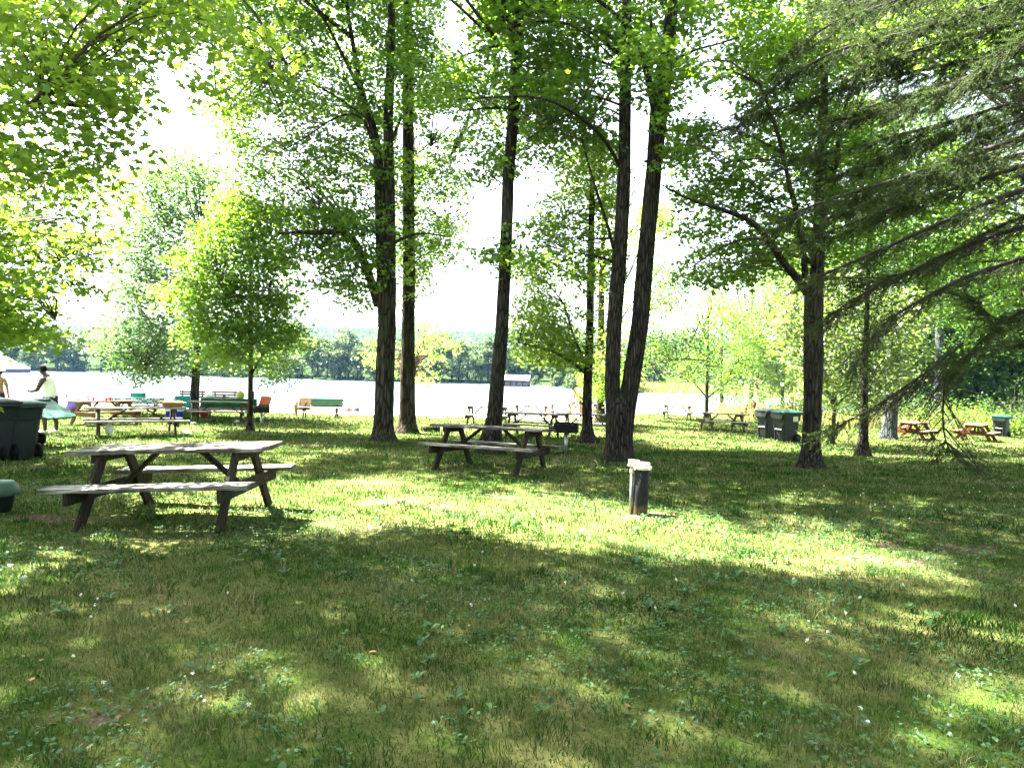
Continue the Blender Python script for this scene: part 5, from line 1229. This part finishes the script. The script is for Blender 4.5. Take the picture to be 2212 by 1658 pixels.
def folding_chair(u, v, Y, rz, mat, lab, s=1.0, frame='steel'):
    p = gnd(u, v) if Y is None else at(u, v, Y); r_ = empty('folding_chair', (p.x, p.y, tz(p.x, p.y)), R(rz)); r_.scale = (s,) * 3; tag(r_, lab, 'chair', 'folding beach chairs')
    w = .27; b = MB()
    for a in (-w, w):
        b.tube([(a, -.28, 0), (a, .26, .42)], .013, 6); b.tube([(a, .28, 0), (a, -.28, .40)], .013, 6); b.tube([(a, .18, .36), (a, .36, .88)], .013, 6); b.tube([(a, -.28, .40), (a, -.26, .58), (a, .24, .60)], .016, 6)
    b.build('frame', M[frame], r_)
    b = MB(); b.sheet([[(-w + 2 * w * i / 6, -.27 + .5 * j / 4, .41 - .06 * math.sin(math.pi * i / 6)) for j in range(5)] for i in range(7)]); o = b.build('seat', M[mat], r_); o.modifiers.new('Solidify', 'SOLIDIFY').thickness = .012
    b = MB(); b.sheet([[(-w + 2 * w * i / 6, .2 + .155 * j / 4 + .05 * math.sin(math.pi * i / 6), .42 + .46 * j / 4) for j in range(5)] for i in range(7)]); o = b.build('backrest', M[mat], r_); o.modifiers.new('Solidify', 'SOLIDIFY').thickness = .012
folding_chair(301, 893, None, 200, 'turq_cloth', 'turquoise beach chair behind the gingham-clothed table')
folding_chair(396, 905, None, 30, 'teal_cloth', 'grey-teal folding chair beside the blue cooler', .95)
folding_chair(470, 899, None, 10, 'red_plastic', 'red low chair under the green-clothed table', .6)
folding_chair(558, 908, None, -30, 'orange_cloth', 'dark framed folding chair with an orange-brown cloth behind the left charcoal grill', 1.0, 'iron')
folding_chair(1781, 908, None, -40, 'blue_cloth', 'bright blue folding camp chair right of the dark-trunked maple', 1.0, 'iron')
bag(t17b, -.6, .1, .76, (.20, .15, .14), 'duffel_bag', M['navy_cloth'], 'dark bag on the left end of the table with blue bags', 'bag', 11)
bag(t17b, -.1, -.1, .76, (.27, .18, .16), 'duffel_bag', M['blue_cloth'], 'bright blue bag in the middle of the table behind the narrow young spruce', 'bag', 12)
bag(t17b, .55, .1, .76, (.14, .12, .13), 'duffel_bag', M['turq_cloth'], 'small turquoise bag on the right end of the table with blue bags', 'bag', 13)
p = gnd(1880, 918); bag(None, 0, 0, 0, (.22, .16, .17), 'backpack', M['pink_plastic'], 'pink bag on the grass right of the narrow young spruce trunk', 'bag', 14, p)
p = gnd(1838, 922); cooler(1838, 922, None, .9, 'blue_cloth', 'white_plastic', 'blue cooler on the grass in front of the table with blue bags', 5)
bag(t17, -.3, 0, .76, (.17, .13, .16), 'backpack', M['hair_brown'], 'dark brown bag on the table behind the first pair of bins', 'bag', 15)
bag(t17, -.62, .1, .76, (.12, .1, .11), 'backpack', M['red_plastic'], 'red bag at the left end of the table behind the first pair of bins', 'bag', 16)
bag(t17, -.5, -.66, .44, (.18, .12, .12), 'backpack', M['red_plastic'], 'red bag on the seat of the table behind the first pair of bins', 'bag', 17)
bag(t17, .75, .05, .76, (.15, .12, .13), 'beach_ball_bag', M['turq_cloth'], 'pale turquoise bag showing above the dark-lidded bin', 'bag', 18)
bag(t9, -.5, .0, .76, (.26, .17, .10), 'towel_heap', M['blue_towel'], 'blue and white towels heaped on the left of the swimsuit table', 'towel', 21)
bag(t9, .35, .05, .76, (.26, .17, .15), 'towel_heap', M['blue_towel'], 'dark-striped towel heap on the right of the swimsuit table', 'towel', 22)
cooler(1222, 905, None, .9, 'white_plastic', 'blue_cloth', 'white cooler with a blue lid under the swimsuit table', 0)
# litter on the grass
for i, (u, v, r, lab) in enumerate(((402, 937, .12, 'crumpled white paper beside the table with the cardboard box'), (418, 916, .10, 'white plastic cup lying left of the small maple trunk'), (512, 912, .09, 'white paper cup lying near the small maple trunk'))):
    p = gnd(u, v); b = MB(); b.blob((p.x, p.y, p.z + .035), (r, r * .6, .05), 9, 5, .35, i); thing_mb(b, 'litter', M['white_cloth'], lab, 'litter', 'white litter on the grass')
p = gnd(806, 1412); b = MB(); b.blob((p.x, p.y, p.z + .012), (.022, .011, .009), 9, 5, .25, 9); thing_mb(b, 'wood_chip', M['card'], 'tan chip of wood lying in the foreground lawn', 'debris', 'debris in the foreground lawn')
p = gnd(1872, 1572); b = MB(); b.blob((p.x, p.y, p.z + .03), (.014, .008, .006), 8, 5, .4, 10); thing_mb(b, 'paper_scrap', M['white_cloth'], 'white paper scrap among the foreground weeds on the right', 'debris', 'debris in the foreground lawn')
p = gnd(929, 932); b = MB(); ax = Vector((1, .1, 0)); b.tube([Vector(p) + ax * -.30 + Vector((0, 0, .09)), Vector(p) + ax * -.1 + Vector((0, 0, .10)), Vector(p) + ax * .32 + Vector((0, 0, .08))], [.10, .11, .09], 12); tag(b.build('log', M['bark']), 'short brown log lying on the bare soil right of the slim trunk', 'log')
# canopy tent
p = at(-14, 800, 37); r_ = empty('canopy_tent', (p.x, p.y, tz(p.x, p.y)), R(35)); tag(r_, 'pale blue canopy tent with a navy valance on the beach at the left edge', 'tent'); w, he, hp = 1.6, 1.95, 3.1
b = MB(); n = 6
for k in range(4):
    c0 = Vector((math.cos(R(45 + 90 * k)) * w * 1.414, math.sin(R(45 + 90 * k)) * w * 1.414, he)); c1 = Vector((math.cos(R(135 + 90 * k)) * w * 1.414, math.sin(R(135 + 90 * k)) * w * 1.414, he)); ap = Vector((0, 0, hp))
    b.sheet([[c0.lerp(c1, j / n).lerp(ap, i / n) - Vector((0, 0, .14 * math.sin(math.pi * i / n) + .04 * math.sin(math.pi * j / n) * (1 - i / n))) for j in range(n + 1)] for i in range(n + 1)], False)
o = b.build('roof', M['tent_white'], r_); o.modifiers.new('Solidify', 'SOLIDIFY').thickness = .01
for k in range(4):
    c0 = Vector((math.cos(R(45 + 90 * k)) * w * 1.414, math.sin(R(45 + 90 * k)) * w * 1.414, he)); c1 = Vector((math.cos(R(135 + 90 * k)) * w * 1.414, math.sin(R(135 + 90 * k)) * w * 1.414, he))
    b = MB(); b.sheet([[c0.lerp(c1, j / n) * (1.003) - Vector((0, 0, .22 * i + .03 * math.sin(math.pi * j / n))) for j in range(n + 1)] for i in range(2)], False); o = b.build('valance', M['tent_navy' if k in (3, 2) else 'tent_white'], r_); o.modifiers.new('Solidify', 'SOLIDIFY').thickness = .008
    b = MB(); b.tube([(c0.x * .98, c0.y * .98, -.05), (c0.x * .98, c0.y * .98, he)], .022, 8); b.build('leg', M['white_plastic'], r_)
p = at(141, 812, 38); r_ = empty('beach_umbrella', (p.x, p.y, tz(p.x, p.y))); tag(r_, 'white beach umbrella with a red top behind the man', 'umbrella')
b = MB(); b.lathe([(1.0, 1.28), (.98, 1.32), (.7, 1.55), (.42, 1.68)], seg=10, smooth=False); b.build('canopy', M['white_cloth'], r_); b = MB(); b.lathe([(.43, 1.68), (.25, 1.76), (.03, 1.80)], seg=10, smooth=False); b.build('canopy_top', M['red_plastic'], r_); b = MB(); b.tube([(0, 0, -.1), (0, 0, 1.7)], .02, 8); b.build('pole', M['steel'], r_)
# house and boats across the lake
p = at(1112, 828, 142); r_ = empty('lake_house', (p.x, p.y, tz(p.x, p.y) - .1), R(-8)); tag(r_, 'brown house with a pale roof across the lake beside the lone trunk', 'house'); hw = 2.9
brown = plain('brown_siding', (.075, .028, .018), .8, .15, 3)
b = MB(); b.box((0, 0, 1.4), (hw * 2, 4, 2.8)); b.build('wall', brown, r_)
b = MB(); b.add([(-hw - .3, -2.5, 2.72), (hw + .3, -2.5, 2.72), (hw + .3, 0, 3.7), (-hw - .3, 0, 3.7), (hw + .3, 2.5, 2.72), (-hw - .3, 2.5, 2.72), (-hw - .3, -2.5, 2.85), (hw + .3, -2.5, 2.85), (hw + .3, 0, 3.85), (-hw - .3, 0, 3.85), (hw + .3, 2.5, 2.85), (-hw - .3, 2.5, 2.85)],
    [(6, 7, 8, 9), (9, 8, 10, 11), (0, 3, 2, 1), (3, 5, 4, 2), (0, 1, 7, 6), (5, 11, 10, 4), (0, 6, 9, 3), (3, 9, 11, 5), (1, 2, 8, 7), (2, 4, 10, 8)]); b.build('roof', plain('pale_roof', (.22, .23, .25), .6, .08, 2), r_)
glass = plain('window_glass', (.03, .04, .06), .1, .2, 1, .6)
for i in range(5):
    for z in (.75, 2.0):
        b = MB(); x = -2.5 + i * 1.25; [b.box((x + q[0], -2.02, z + q[1]), (q[2], .06, q[3])) for q in ((0, .42, .9, .06), (0, -.42, .9, .06), (.42, 0, .06, .9), (-.42, 0, .06, .9))]; f = b.build('window', M['wood_grey'], r_); b = MB(); b.box((x, -2.015, z), (.8, .03, .8)); b.build('pane', glass, f)
b = MB(); b.box((0, -2.4, 1.38), (hw * 2, .8, .08)); b.box((0, -2.78, 1.75), (hw * 2, .05, .06)); [b.box((-hw + .1 + i * 1.25, -2.78, .9), (.09, .09, 1.75)) for i in range(6)]; b.build('balcony', brown, r_)
def boat(u, v, Y, rz, lab, c):
    p = at(u, v, Y); r_ = empty('rowing_boat', (p.x, p.y, LAKE), R(rz)); tag(r_, lab, 'boat', 'small boats on the far shore'); b = MB(); G = []
    for i in range(9):
        t_ = i / 8; w_ = .65 * math.sin(math.pi * min(1, .12 + t_ * .88)) ** .6; G.append([(-2 + 4 * t_, a * w_ * k, .05 + h + .25 * (t_ - .4) ** 2) for a, k, h in ((-1, 1, .5), (-1, .85, .15), (0, 0, 0), (1, .85, .15), (1, 1, .5))])
    b.sheet(G); o = b.build('hull', M[c], r_); o.modifiers.new('Solidify', 'SOLIDIFY').thickness = .04; b = MB(); b.box((-.4, 0, .42), (.3, .95, .04)); b.box((.7, 0, .42), (.3, .95, .04)); b.build('thwart', M['wood_grey'], r_)
boat(258, 803, 146, 10, 'pale boat moored at the far shore left of the drooping maple', 'white_plastic'); boat(280, 803, 147, -15, 'second pale boat moored at the far shore under the drooping boughs', 'tent_white')
# ------------------------------------------------------------------ people
def body(name, J, E, mat, parent=None, sub=2):
    """one continuous skin grown over a skeleton. J: name -> (x, y, z, rx, ry)"""
    ks = list(J); me = bpy.data.meshes.new(name); me.from_pydata([J[k][:3] for k in ks], [(ks.index(a), ks.index(b)) for a, b in E], [])
    o = bpy.data.objects.new(name, me); col.objects.link(o); o.modifiers.new('Skin', 'SKIN'); sv = me.skin_vertices[0].data
    for i, k in enumerate(ks): sv[i].radius = J[k][3:5] if len(J[k]) > 4 else (J[k][3],) * 2; sv[i].use_root = (i == 0)
    s = o.modifiers.new('Sub', 'SUBSURF'); s.levels = s.render_levels = sub
    dg = bpy.context.evaluated_depsgraph_get(); m2 = bpy.data.meshes.new_from_object(o.evaluated_get(dg)); bpy.data.objects.remove(o); bpy.data.meshes.remove(me)
    m2.name = name; m2.materials.clear(); m2.materials.append(mat); m2.polygons.foreach_set('use_smooth', [True] * len(m2.polygons))
    return link(name, m2, parent)
def shell(src, name, pred, off, mat, parent):
    """clothing: the body faces that pred picks, pushed out along their normals"""
    me = src.data; keep = [p for p in me.polygons if pred(p.center)]; idx = {}; V = []; F = []
    for p in keep:
        f = []
        for i in p.vertices:
            if i not in idx: idx[i] = len(V); V.append(tuple(me.vertices[i].co + me.vertices[i].normal * off))
            f.append(idx[i])
        F.append(f)
    m2 = bpy.data.meshes.new(name); m2.from_pydata(V, [], F); m2.materials.append(mat); m2.polygons.foreach_set('use_smooth', [True] * len(F)); o = link(name, m2, parent); o.modifiers.new('Solidify', 'SOLIDIFY').thickness = off * .6; return o
def hand(J, E, k, wrist, d, side, curl):
    """palm, four bent fingers of unequal length and a thumb growing from the side of the palm"""
    w = Vector(wrist); d = Vector(d).normalized(); n = Vector(curl).normalized(); s = d.cross(n).normalized() * side
    J[k + 'palm'] = (*(w + d * .055), .026, .040); E.append((k + 'wrist', k + 'palm'))
    for i, (o, l) in enumerate(((-.030, .070), (-.010, .080), (.010, .076), (.028, .060))):
        a = w + d * .095 + s * o; b = a + (d * .85 + n * .5).normalized() * l * .55; c = b + (d * .35 + n * .95).normalized() * l * .5
        for q, (P, r) in enumerate(((a, .0095), (b, .0085), (c, .007))): J['%sf%d%d' % (k, i, q)] = (*P, r)
        E += [(k + 'palm', '%sf%d0' % (k, i)), ('%sf%d0' % (k, i), '%sf%d1' % (k, i)), ('%sf%d1' % (k, i), '%sf%d2' % (k, i))]
    a = w + d * .04 - s * .042; b = a + (d * .7 - s * .6 + n * .4).normalized() * .045
    J[k + 't0'] = (*a, .012); J[k + 't1'] = (*b, .009); E += [(k + 'palm', k + 't0'), (k + 't0', k + 't1')]
def face(root, hp, r, fw, hair, skin, long=0.0):
    """eyes, ears, nose, mouth and hair on a head at hp looking along fw (local)"""
    hp = Vector(hp); f = Vector(fw).normalized(); s = Vector((0, 0, 1)).cross(f).normalized(); u = f.cross(s)
    for k in (-1, 1):
        b = MB(); b.blob(hp + f * r * .90 + s * k * r * .36 + u * r * .06, r * .11, 8, 5); b.build('eye', M['hair'], root)
        b = MB(); b.blob(hp + s * k * r * .92 - u * r * .05, (r * .2, r * .1, r * .28), 8, 5); b.build('ear', skin, root)
    b = MB(); b.blob(hp + f * r * 1.06 - u * r * .18, r * .17, 8, 5); b.build('nose', skin, root)
    b = MB(); b.blob(hp + f * r * .93 - u * r * .55, (r * .15, r * .28, r * .07), 8, 5); b.build('mouth', plain('lips', (.16, .06, .05), .5), root)
    b = MB(); V = []; b.blob((0, 0, 0), 1.0, 14, 9); Mx = Matrix((s, -f, u)).transposed()
    b.v = [tuple(hp + Mx @ Vector((v[0] * r * 1.0, (v[1] * 1.08 + .14) * r, (v[2] * 1.02 + .14) * r if v[2] > -.2 else (v[2] * (1 + long) * .9) * r + .0))) for v in b.v]
    b.f, b.m, b.s = zip(*[(q, a, c) for q, a, c in zip(b.f, b.m, b.s) if sum(((Vector(b.v[i]) - hp).dot(f) for i in q)) / len(q) < r * (.45 if sum(((Vector(b.v[i]) - hp).dot(u) for i in q)) / len(q) > r * .35 else -.05)]); b.build('hair', hair, root)
def man():
    root = empty('person', (0, 0, 0)); J, E = {}, []
    J['pelvis'] = (-.02, 0, .97, .135, .17); J['belly'] = (.02, 0, 1.12, .135, .165); J['chest'] = (.06, 0, 1.31, .13, .175); J['up'] = (.09, 0, 1.43, .10, .15); J['neck'] = (.125, 0, 1.53, .062); J['jaw'] = (.20, 0, 1.60, .068, .07); J['head'] = (.195, 0, 1.69, .095, .085); J['crown'] = (.18, 0, 1.745, .07)
    E += [('pelvis', 'belly'), ('belly', 'chest'), ('chest', 'up'), ('up', 'neck'), ('neck', 'jaw'), ('jaw', 'head'), ('head', 'crown')]
    for s, k in ((1, 'l'), (-1, 'r')):
        J[k + 'sh'] = (.09, s * .20, 1.41, .072); J[k + 'el'] = (.17, s * .27, 1.15, .052); J[k + 'fo'] = (.30, s * .23, 1.12, .045); J[k + 'wrist'] = (.44, s * .15, 1.12, .030)
        E += [('up', k + 'sh'), (k + 'sh', k + 'el'), (k + 'el', k + 'fo'), (k + 'fo', k + 'wrist')]; hand(J, E, k, J[k + 'wrist'][:3], (.9, -s * .35, .0), s, (0, -s * .6, .5))
        x = .10 if s > 0 else -.08
        J[k + 'hip'] = (-.01, s * .10, .88, .105); J[k + 'thi'] = (x * .4, s * .105, .70, .095); J[k + 'kn'] = (x * .9 + .03, s * .11, .50, .064); J[k + 'ca'] = (x * .9 - .02, s * .11, .34, .062); J[k + 'an'] = (x * .9 - .03, s * .11, .09, .040); J[k + 'toe'] = (x * .9 + .15, s * .125, .04, .035)
        E += [('pelvis', k + 'hip'), (k + 'hip', k + 'thi'), (k + 'thi', k + 'kn'), (k + 'kn', k + 'ca'), (k + 'ca', k + 'an'), (k + 'an', k + 'toe')]
    b = body('body', J, E, M['skin_dark_and_shaded'], root)
    face(root, (.20, 0, 1.665), .098, (.93, 0, -.36), M['hair'], M['skin_dark_and_shaded'])
    shell(b, 'tank_top', lambda c: .93 < c.z < 1.47 and abs(c.y) < .185 - max(0, c.z - 1.36) * .6 and not (c.z > 1.40 and c.x > .17), .012, M['white_cloth'], root)
    shell(b, 'shorts', lambda c: .50 < c.z < .97 and c.x < .26, .022, M['navy_cloth'], root)
    for s in (-1, 1):
        q = MB(); q.beam((.0, s * .235, .93), (.03, s * .235, .56), .035, .006, up=(0, 1, 0)); q.build('side_stripe', M['white_cloth'], root)
    shell(b, 'shoe', lambda c: c.z < .10 and c.y > 0, .014, M['white_cloth'], root); shell(b, 'shoe', lambda c: c.z < .10 and c.y < 0, .014, M['white_cloth'], root)
    g = MB(); g.box((.285, 0, 1.675), (.02, .17, .018)); g.build('glasses', M['hair'], root)
    return root
o = man(); p = at(108, 942, 17.3); o.location = (p.x, p.y, tz(p.x, p.y)); o.rotation_euler = (0, 0, R(186)); o.scale = (.97,) * 3; tag(o, 'man in a white tank top and dark striped shorts leaning over the bins', 'person')
bpy.context.view_layer.update(); q = o.matrix_world @ Vector((.60, .0, 1.13)); b = MB(); b.lathe([(.07, 0), (.13, .025), (.14, .03)], c=q, seg=16); b.lathe([(.06, .01), (.05, .06), (.02, .07)], c=q, seg=9); tag(b.build('paper_plate', M['white_cloth']), 'white paper plate held in the hands of the man at the bins', 'plate')
def stander(lab, loc, rz, skin, hair, tops, s=1.0, hat=None, bend=0.0, female=False):
    root = empty('person', loc, rz); J, E = {}, []; B = bend
    def t_(z, x=0):  # bend the upper body forward about the hips
        dz = max(0, z - .95); return x + dz * math.sin(B), (z if z < .95 else .95 + dz * math.cos(B))
    def add(k, x, y, z, r, r2=None): a, c = t_(z, x); J[k] = (a, y, c, r, r2 or r)
    add('pelvis', 0, 0, .97, .12, .16); add('belly', 0, 0, 1.12, .10, .135); add('chest', .0, 0, 1.30, .11, .155); add('up', 0, 0, 1.42, .085, .13); add('neck', .01, 0, 1.52, .052); add('jaw', .04, 0, 1.59, .062); add('head', .03, 0, 1.67, .09, .082); add('crown', .02, 0, 1.73, .066)
    E += [('pelvis', 'belly'), ('belly', 'chest'), ('chest', 'up'), ('up', 'neck'), ('neck', 'jaw'), ('jaw', 'head'), ('head', 'crown')]
    for sg, k in ((1, 'l'), (-1, 'r')):
        add(k + 'sh', 0, sg * .18, 1.41, .058); sx, sz = t_(1.41)
        J[k + 'el'] = (sx + .04, sg * .235, sz - .28, .043); J[k + 'wrist'] = (sx + .12, sg * .22, sz - .52, .027); E += [('up', k + 'sh'), (k + 'sh', k + 'el'), (k + 'el', k + 'wrist')]; hand(J, E, k, J[k + 'wrist'][:3], (.3, 0, -.9), sg, (.5, -sg * .6, 0))
        J[k + 'hip'] = (0, sg * .09, .87, .10); J[k + 'kn'] = (.03, sg * .095, .49, .058); J[k + 'ca'] = (-.01, sg * .095, .34, .055); J[k + 'an'] = (-.01, sg * .095, .08, .035); J[k + 'toe'] = (.15, sg * .11, .03, .03); E += [('pelvis', k + 'hip'), (k + 'hip', k + 'kn'), (k + 'kn', k + 'ca'), (k + 'ca', k + 'an'), (k + 'an', k + 'toe')]
    b = body('body', J, E, skin, root); h = J['head']; face(root, (h[0] + .02 * math.cos(B), 0, h[2] - .02), .09, (math.cos(B), 0, -math.sin(B)), hair, skin, .5 if female else 0)
    for nm, z0, z1, mat in tops:
        c0, c1 = (z0, z1)
        def pred(c, c0=c0, c1=c1):
            # undo the bend to judge the height along the body
            dx, dz = c.x, c.z - .95; along = (.95 + dx * math.sin(B) + dz * math.cos(B)) if dz > 0 or (B and dx > .12) else c.z
            return c0 < along < c1 and abs(c.y) < .19
        shell(b, nm, pred, .010, mat, root)
    if hat:
        q = MB(); hx, hz = h[0], h[2]; q.lathe([(.17, hz + .045), (.16, hz + .055), (.10, hz + .06), (.09, hz + .12), (.03, hz + .14)], c=(hx, 0, 0), seg=16); q.build('hat', hat, root)
    root.scale = (s,) * 3; tag(root, lab, 'person'); return root
p = at(-3, 905, 21); stander('bare-backed person in a white hat and dark shorts at the left edge', (p.x, p.y, tz(p.x, p.y)), R(100), M['skin_light'], M['hair_brown'], [('shorts', .62, 1.0, M['navy_cloth'])], .93, M['white_cloth'])
p = at(1256, 898, 33.5); stander('person in a dark swimsuit bending over the tan table with bags', (p.x, p.y, tz(p.x, p.y)), R(200), M['skin_light'], M['hair'], [('swimsuit_bottom', .78, 1.0, M['navy_cloth'])], 1.0, None, R(38), True)
def bather(lab, u, v, Y, sk, hair, z=LAKE, group='bathers in the lake', shirt=None, rz=0.0):
    p = at(u, v, Y); root = empty('person', (p.x, p.y, z), rz); J = {}; E = []
    J['low'] = (0, 0, -.35, .13, .16); J['chest'] = (0, 0, .0, .12, .17); J['up'] = (0, 0, .10, .085, .13); J['neck'] = (0, 0, .19, .05); J['head'] = (.02, 0, .32, .092); J['crown'] = (.01, 0, .38, .07); E += [('low', 'chest'), ('chest', 'up'), ('up', 'neck'), ('neck', 'head'), ('head', 'crown')]
    for s_, k in ((1, 'l'), (-1, 'r')): J[k + 's'] = (0, s_ * .18, .08, .06); J[k + 'e'] = (.10, s_ * .30, -.08, .045); J[k + 'wrist'] = (.28, s_ * .32, -.06, .03); E += [('up', k + 's'), (k + 's', k + 'e'), (k + 'e', k + 'wrist')]; hand(J, E, k, J[k + 'wrist'][:3], (1, 0, 0), s_, (0, 0, -1))
    b = body('body', J, E, sk, root, 1); face(root, (.03, 0, .30), .092, (1, 0, 0), hair, sk)
    if shirt: shell(b, 'shirt', lambda c: c.z < .14, .012, shirt, root)
    tag(root, lab, 'person', group)
for a in (('bather whose dark head shows nearest the man in the tank top', 142, 842, 84, 'skin_light', 'hair'), ('bather seen above the purple tote bag', 190, 847, 78, 'skin_light', 'hair_brown'), ('bather just behind the gingham-clothed table', 247, 861, 66, 'skin_dark_and_shaded', 'hair'),
          ('bather left of the drooping maple trunk, farther from it', 313, 847, 80, 'skin_light', 'hair'), ('bather left of the drooping maple trunk, nearer the shore', 338, 851, 74, 'skin_light', 'hair_brown'), ('bather close to the left side of the drooping maple trunk', 376, 848, 78, 'skin_light', 'hair'), ('bather seen above the two slatted benches', 466, 839, 86, 'skin_light', 'hair')):
    bather(a[0], a[1], a[2], a[3] * .8, M['skin_dark_and_shaded'], M[a[5]], LAKE + .2)  # dark skin colour on every bather stands in for their shading
p = at(755, 880, 55); bather('person in red sitting at the water edge right of the towel bench', 753, 880, 52, M['skin_light'], M['hair'], tz(at(753, 880, 52).x, 52) + .12, 'people sitting at the water edge', M['red_plastic'], R(-80))
bather('dark-haired person resting at the water edge beside the one in red', 771, 878, 53, M['skin_light'], M['hair'], tz(at(771, 878, 53).x, 53) + .15, 'people sitting at the water edge', M['navy_cloth'], R(-120))
# ------------------------------------------------------------------ air over the lake
def haze():
    b = MB(); b.box((0, 420, 22.5), (1500, 960, 62)); o = b.build('haze', []); me = o.data; mt = bpy.data.materials.new('lake_haze'); mt.use_nodes = True; nt = mt.node_tree; nt.nodes.clear()
    out = nt.nodes.new("ShaderNodeOutputMaterial"); v = nt.nodes.new("ShaderNodeVolumePrincipled"); v.inputs['Color'].default_value = (.25, .55, 1, 1); v.inputs['Density'].default_value = .00009; v.inputs['Anisotropy'].default_value = .3
    nt.links.new(v.outputs[0], out.inputs['Volume']); me.materials.append(mt); tag(o, kind='stuff')
haze()
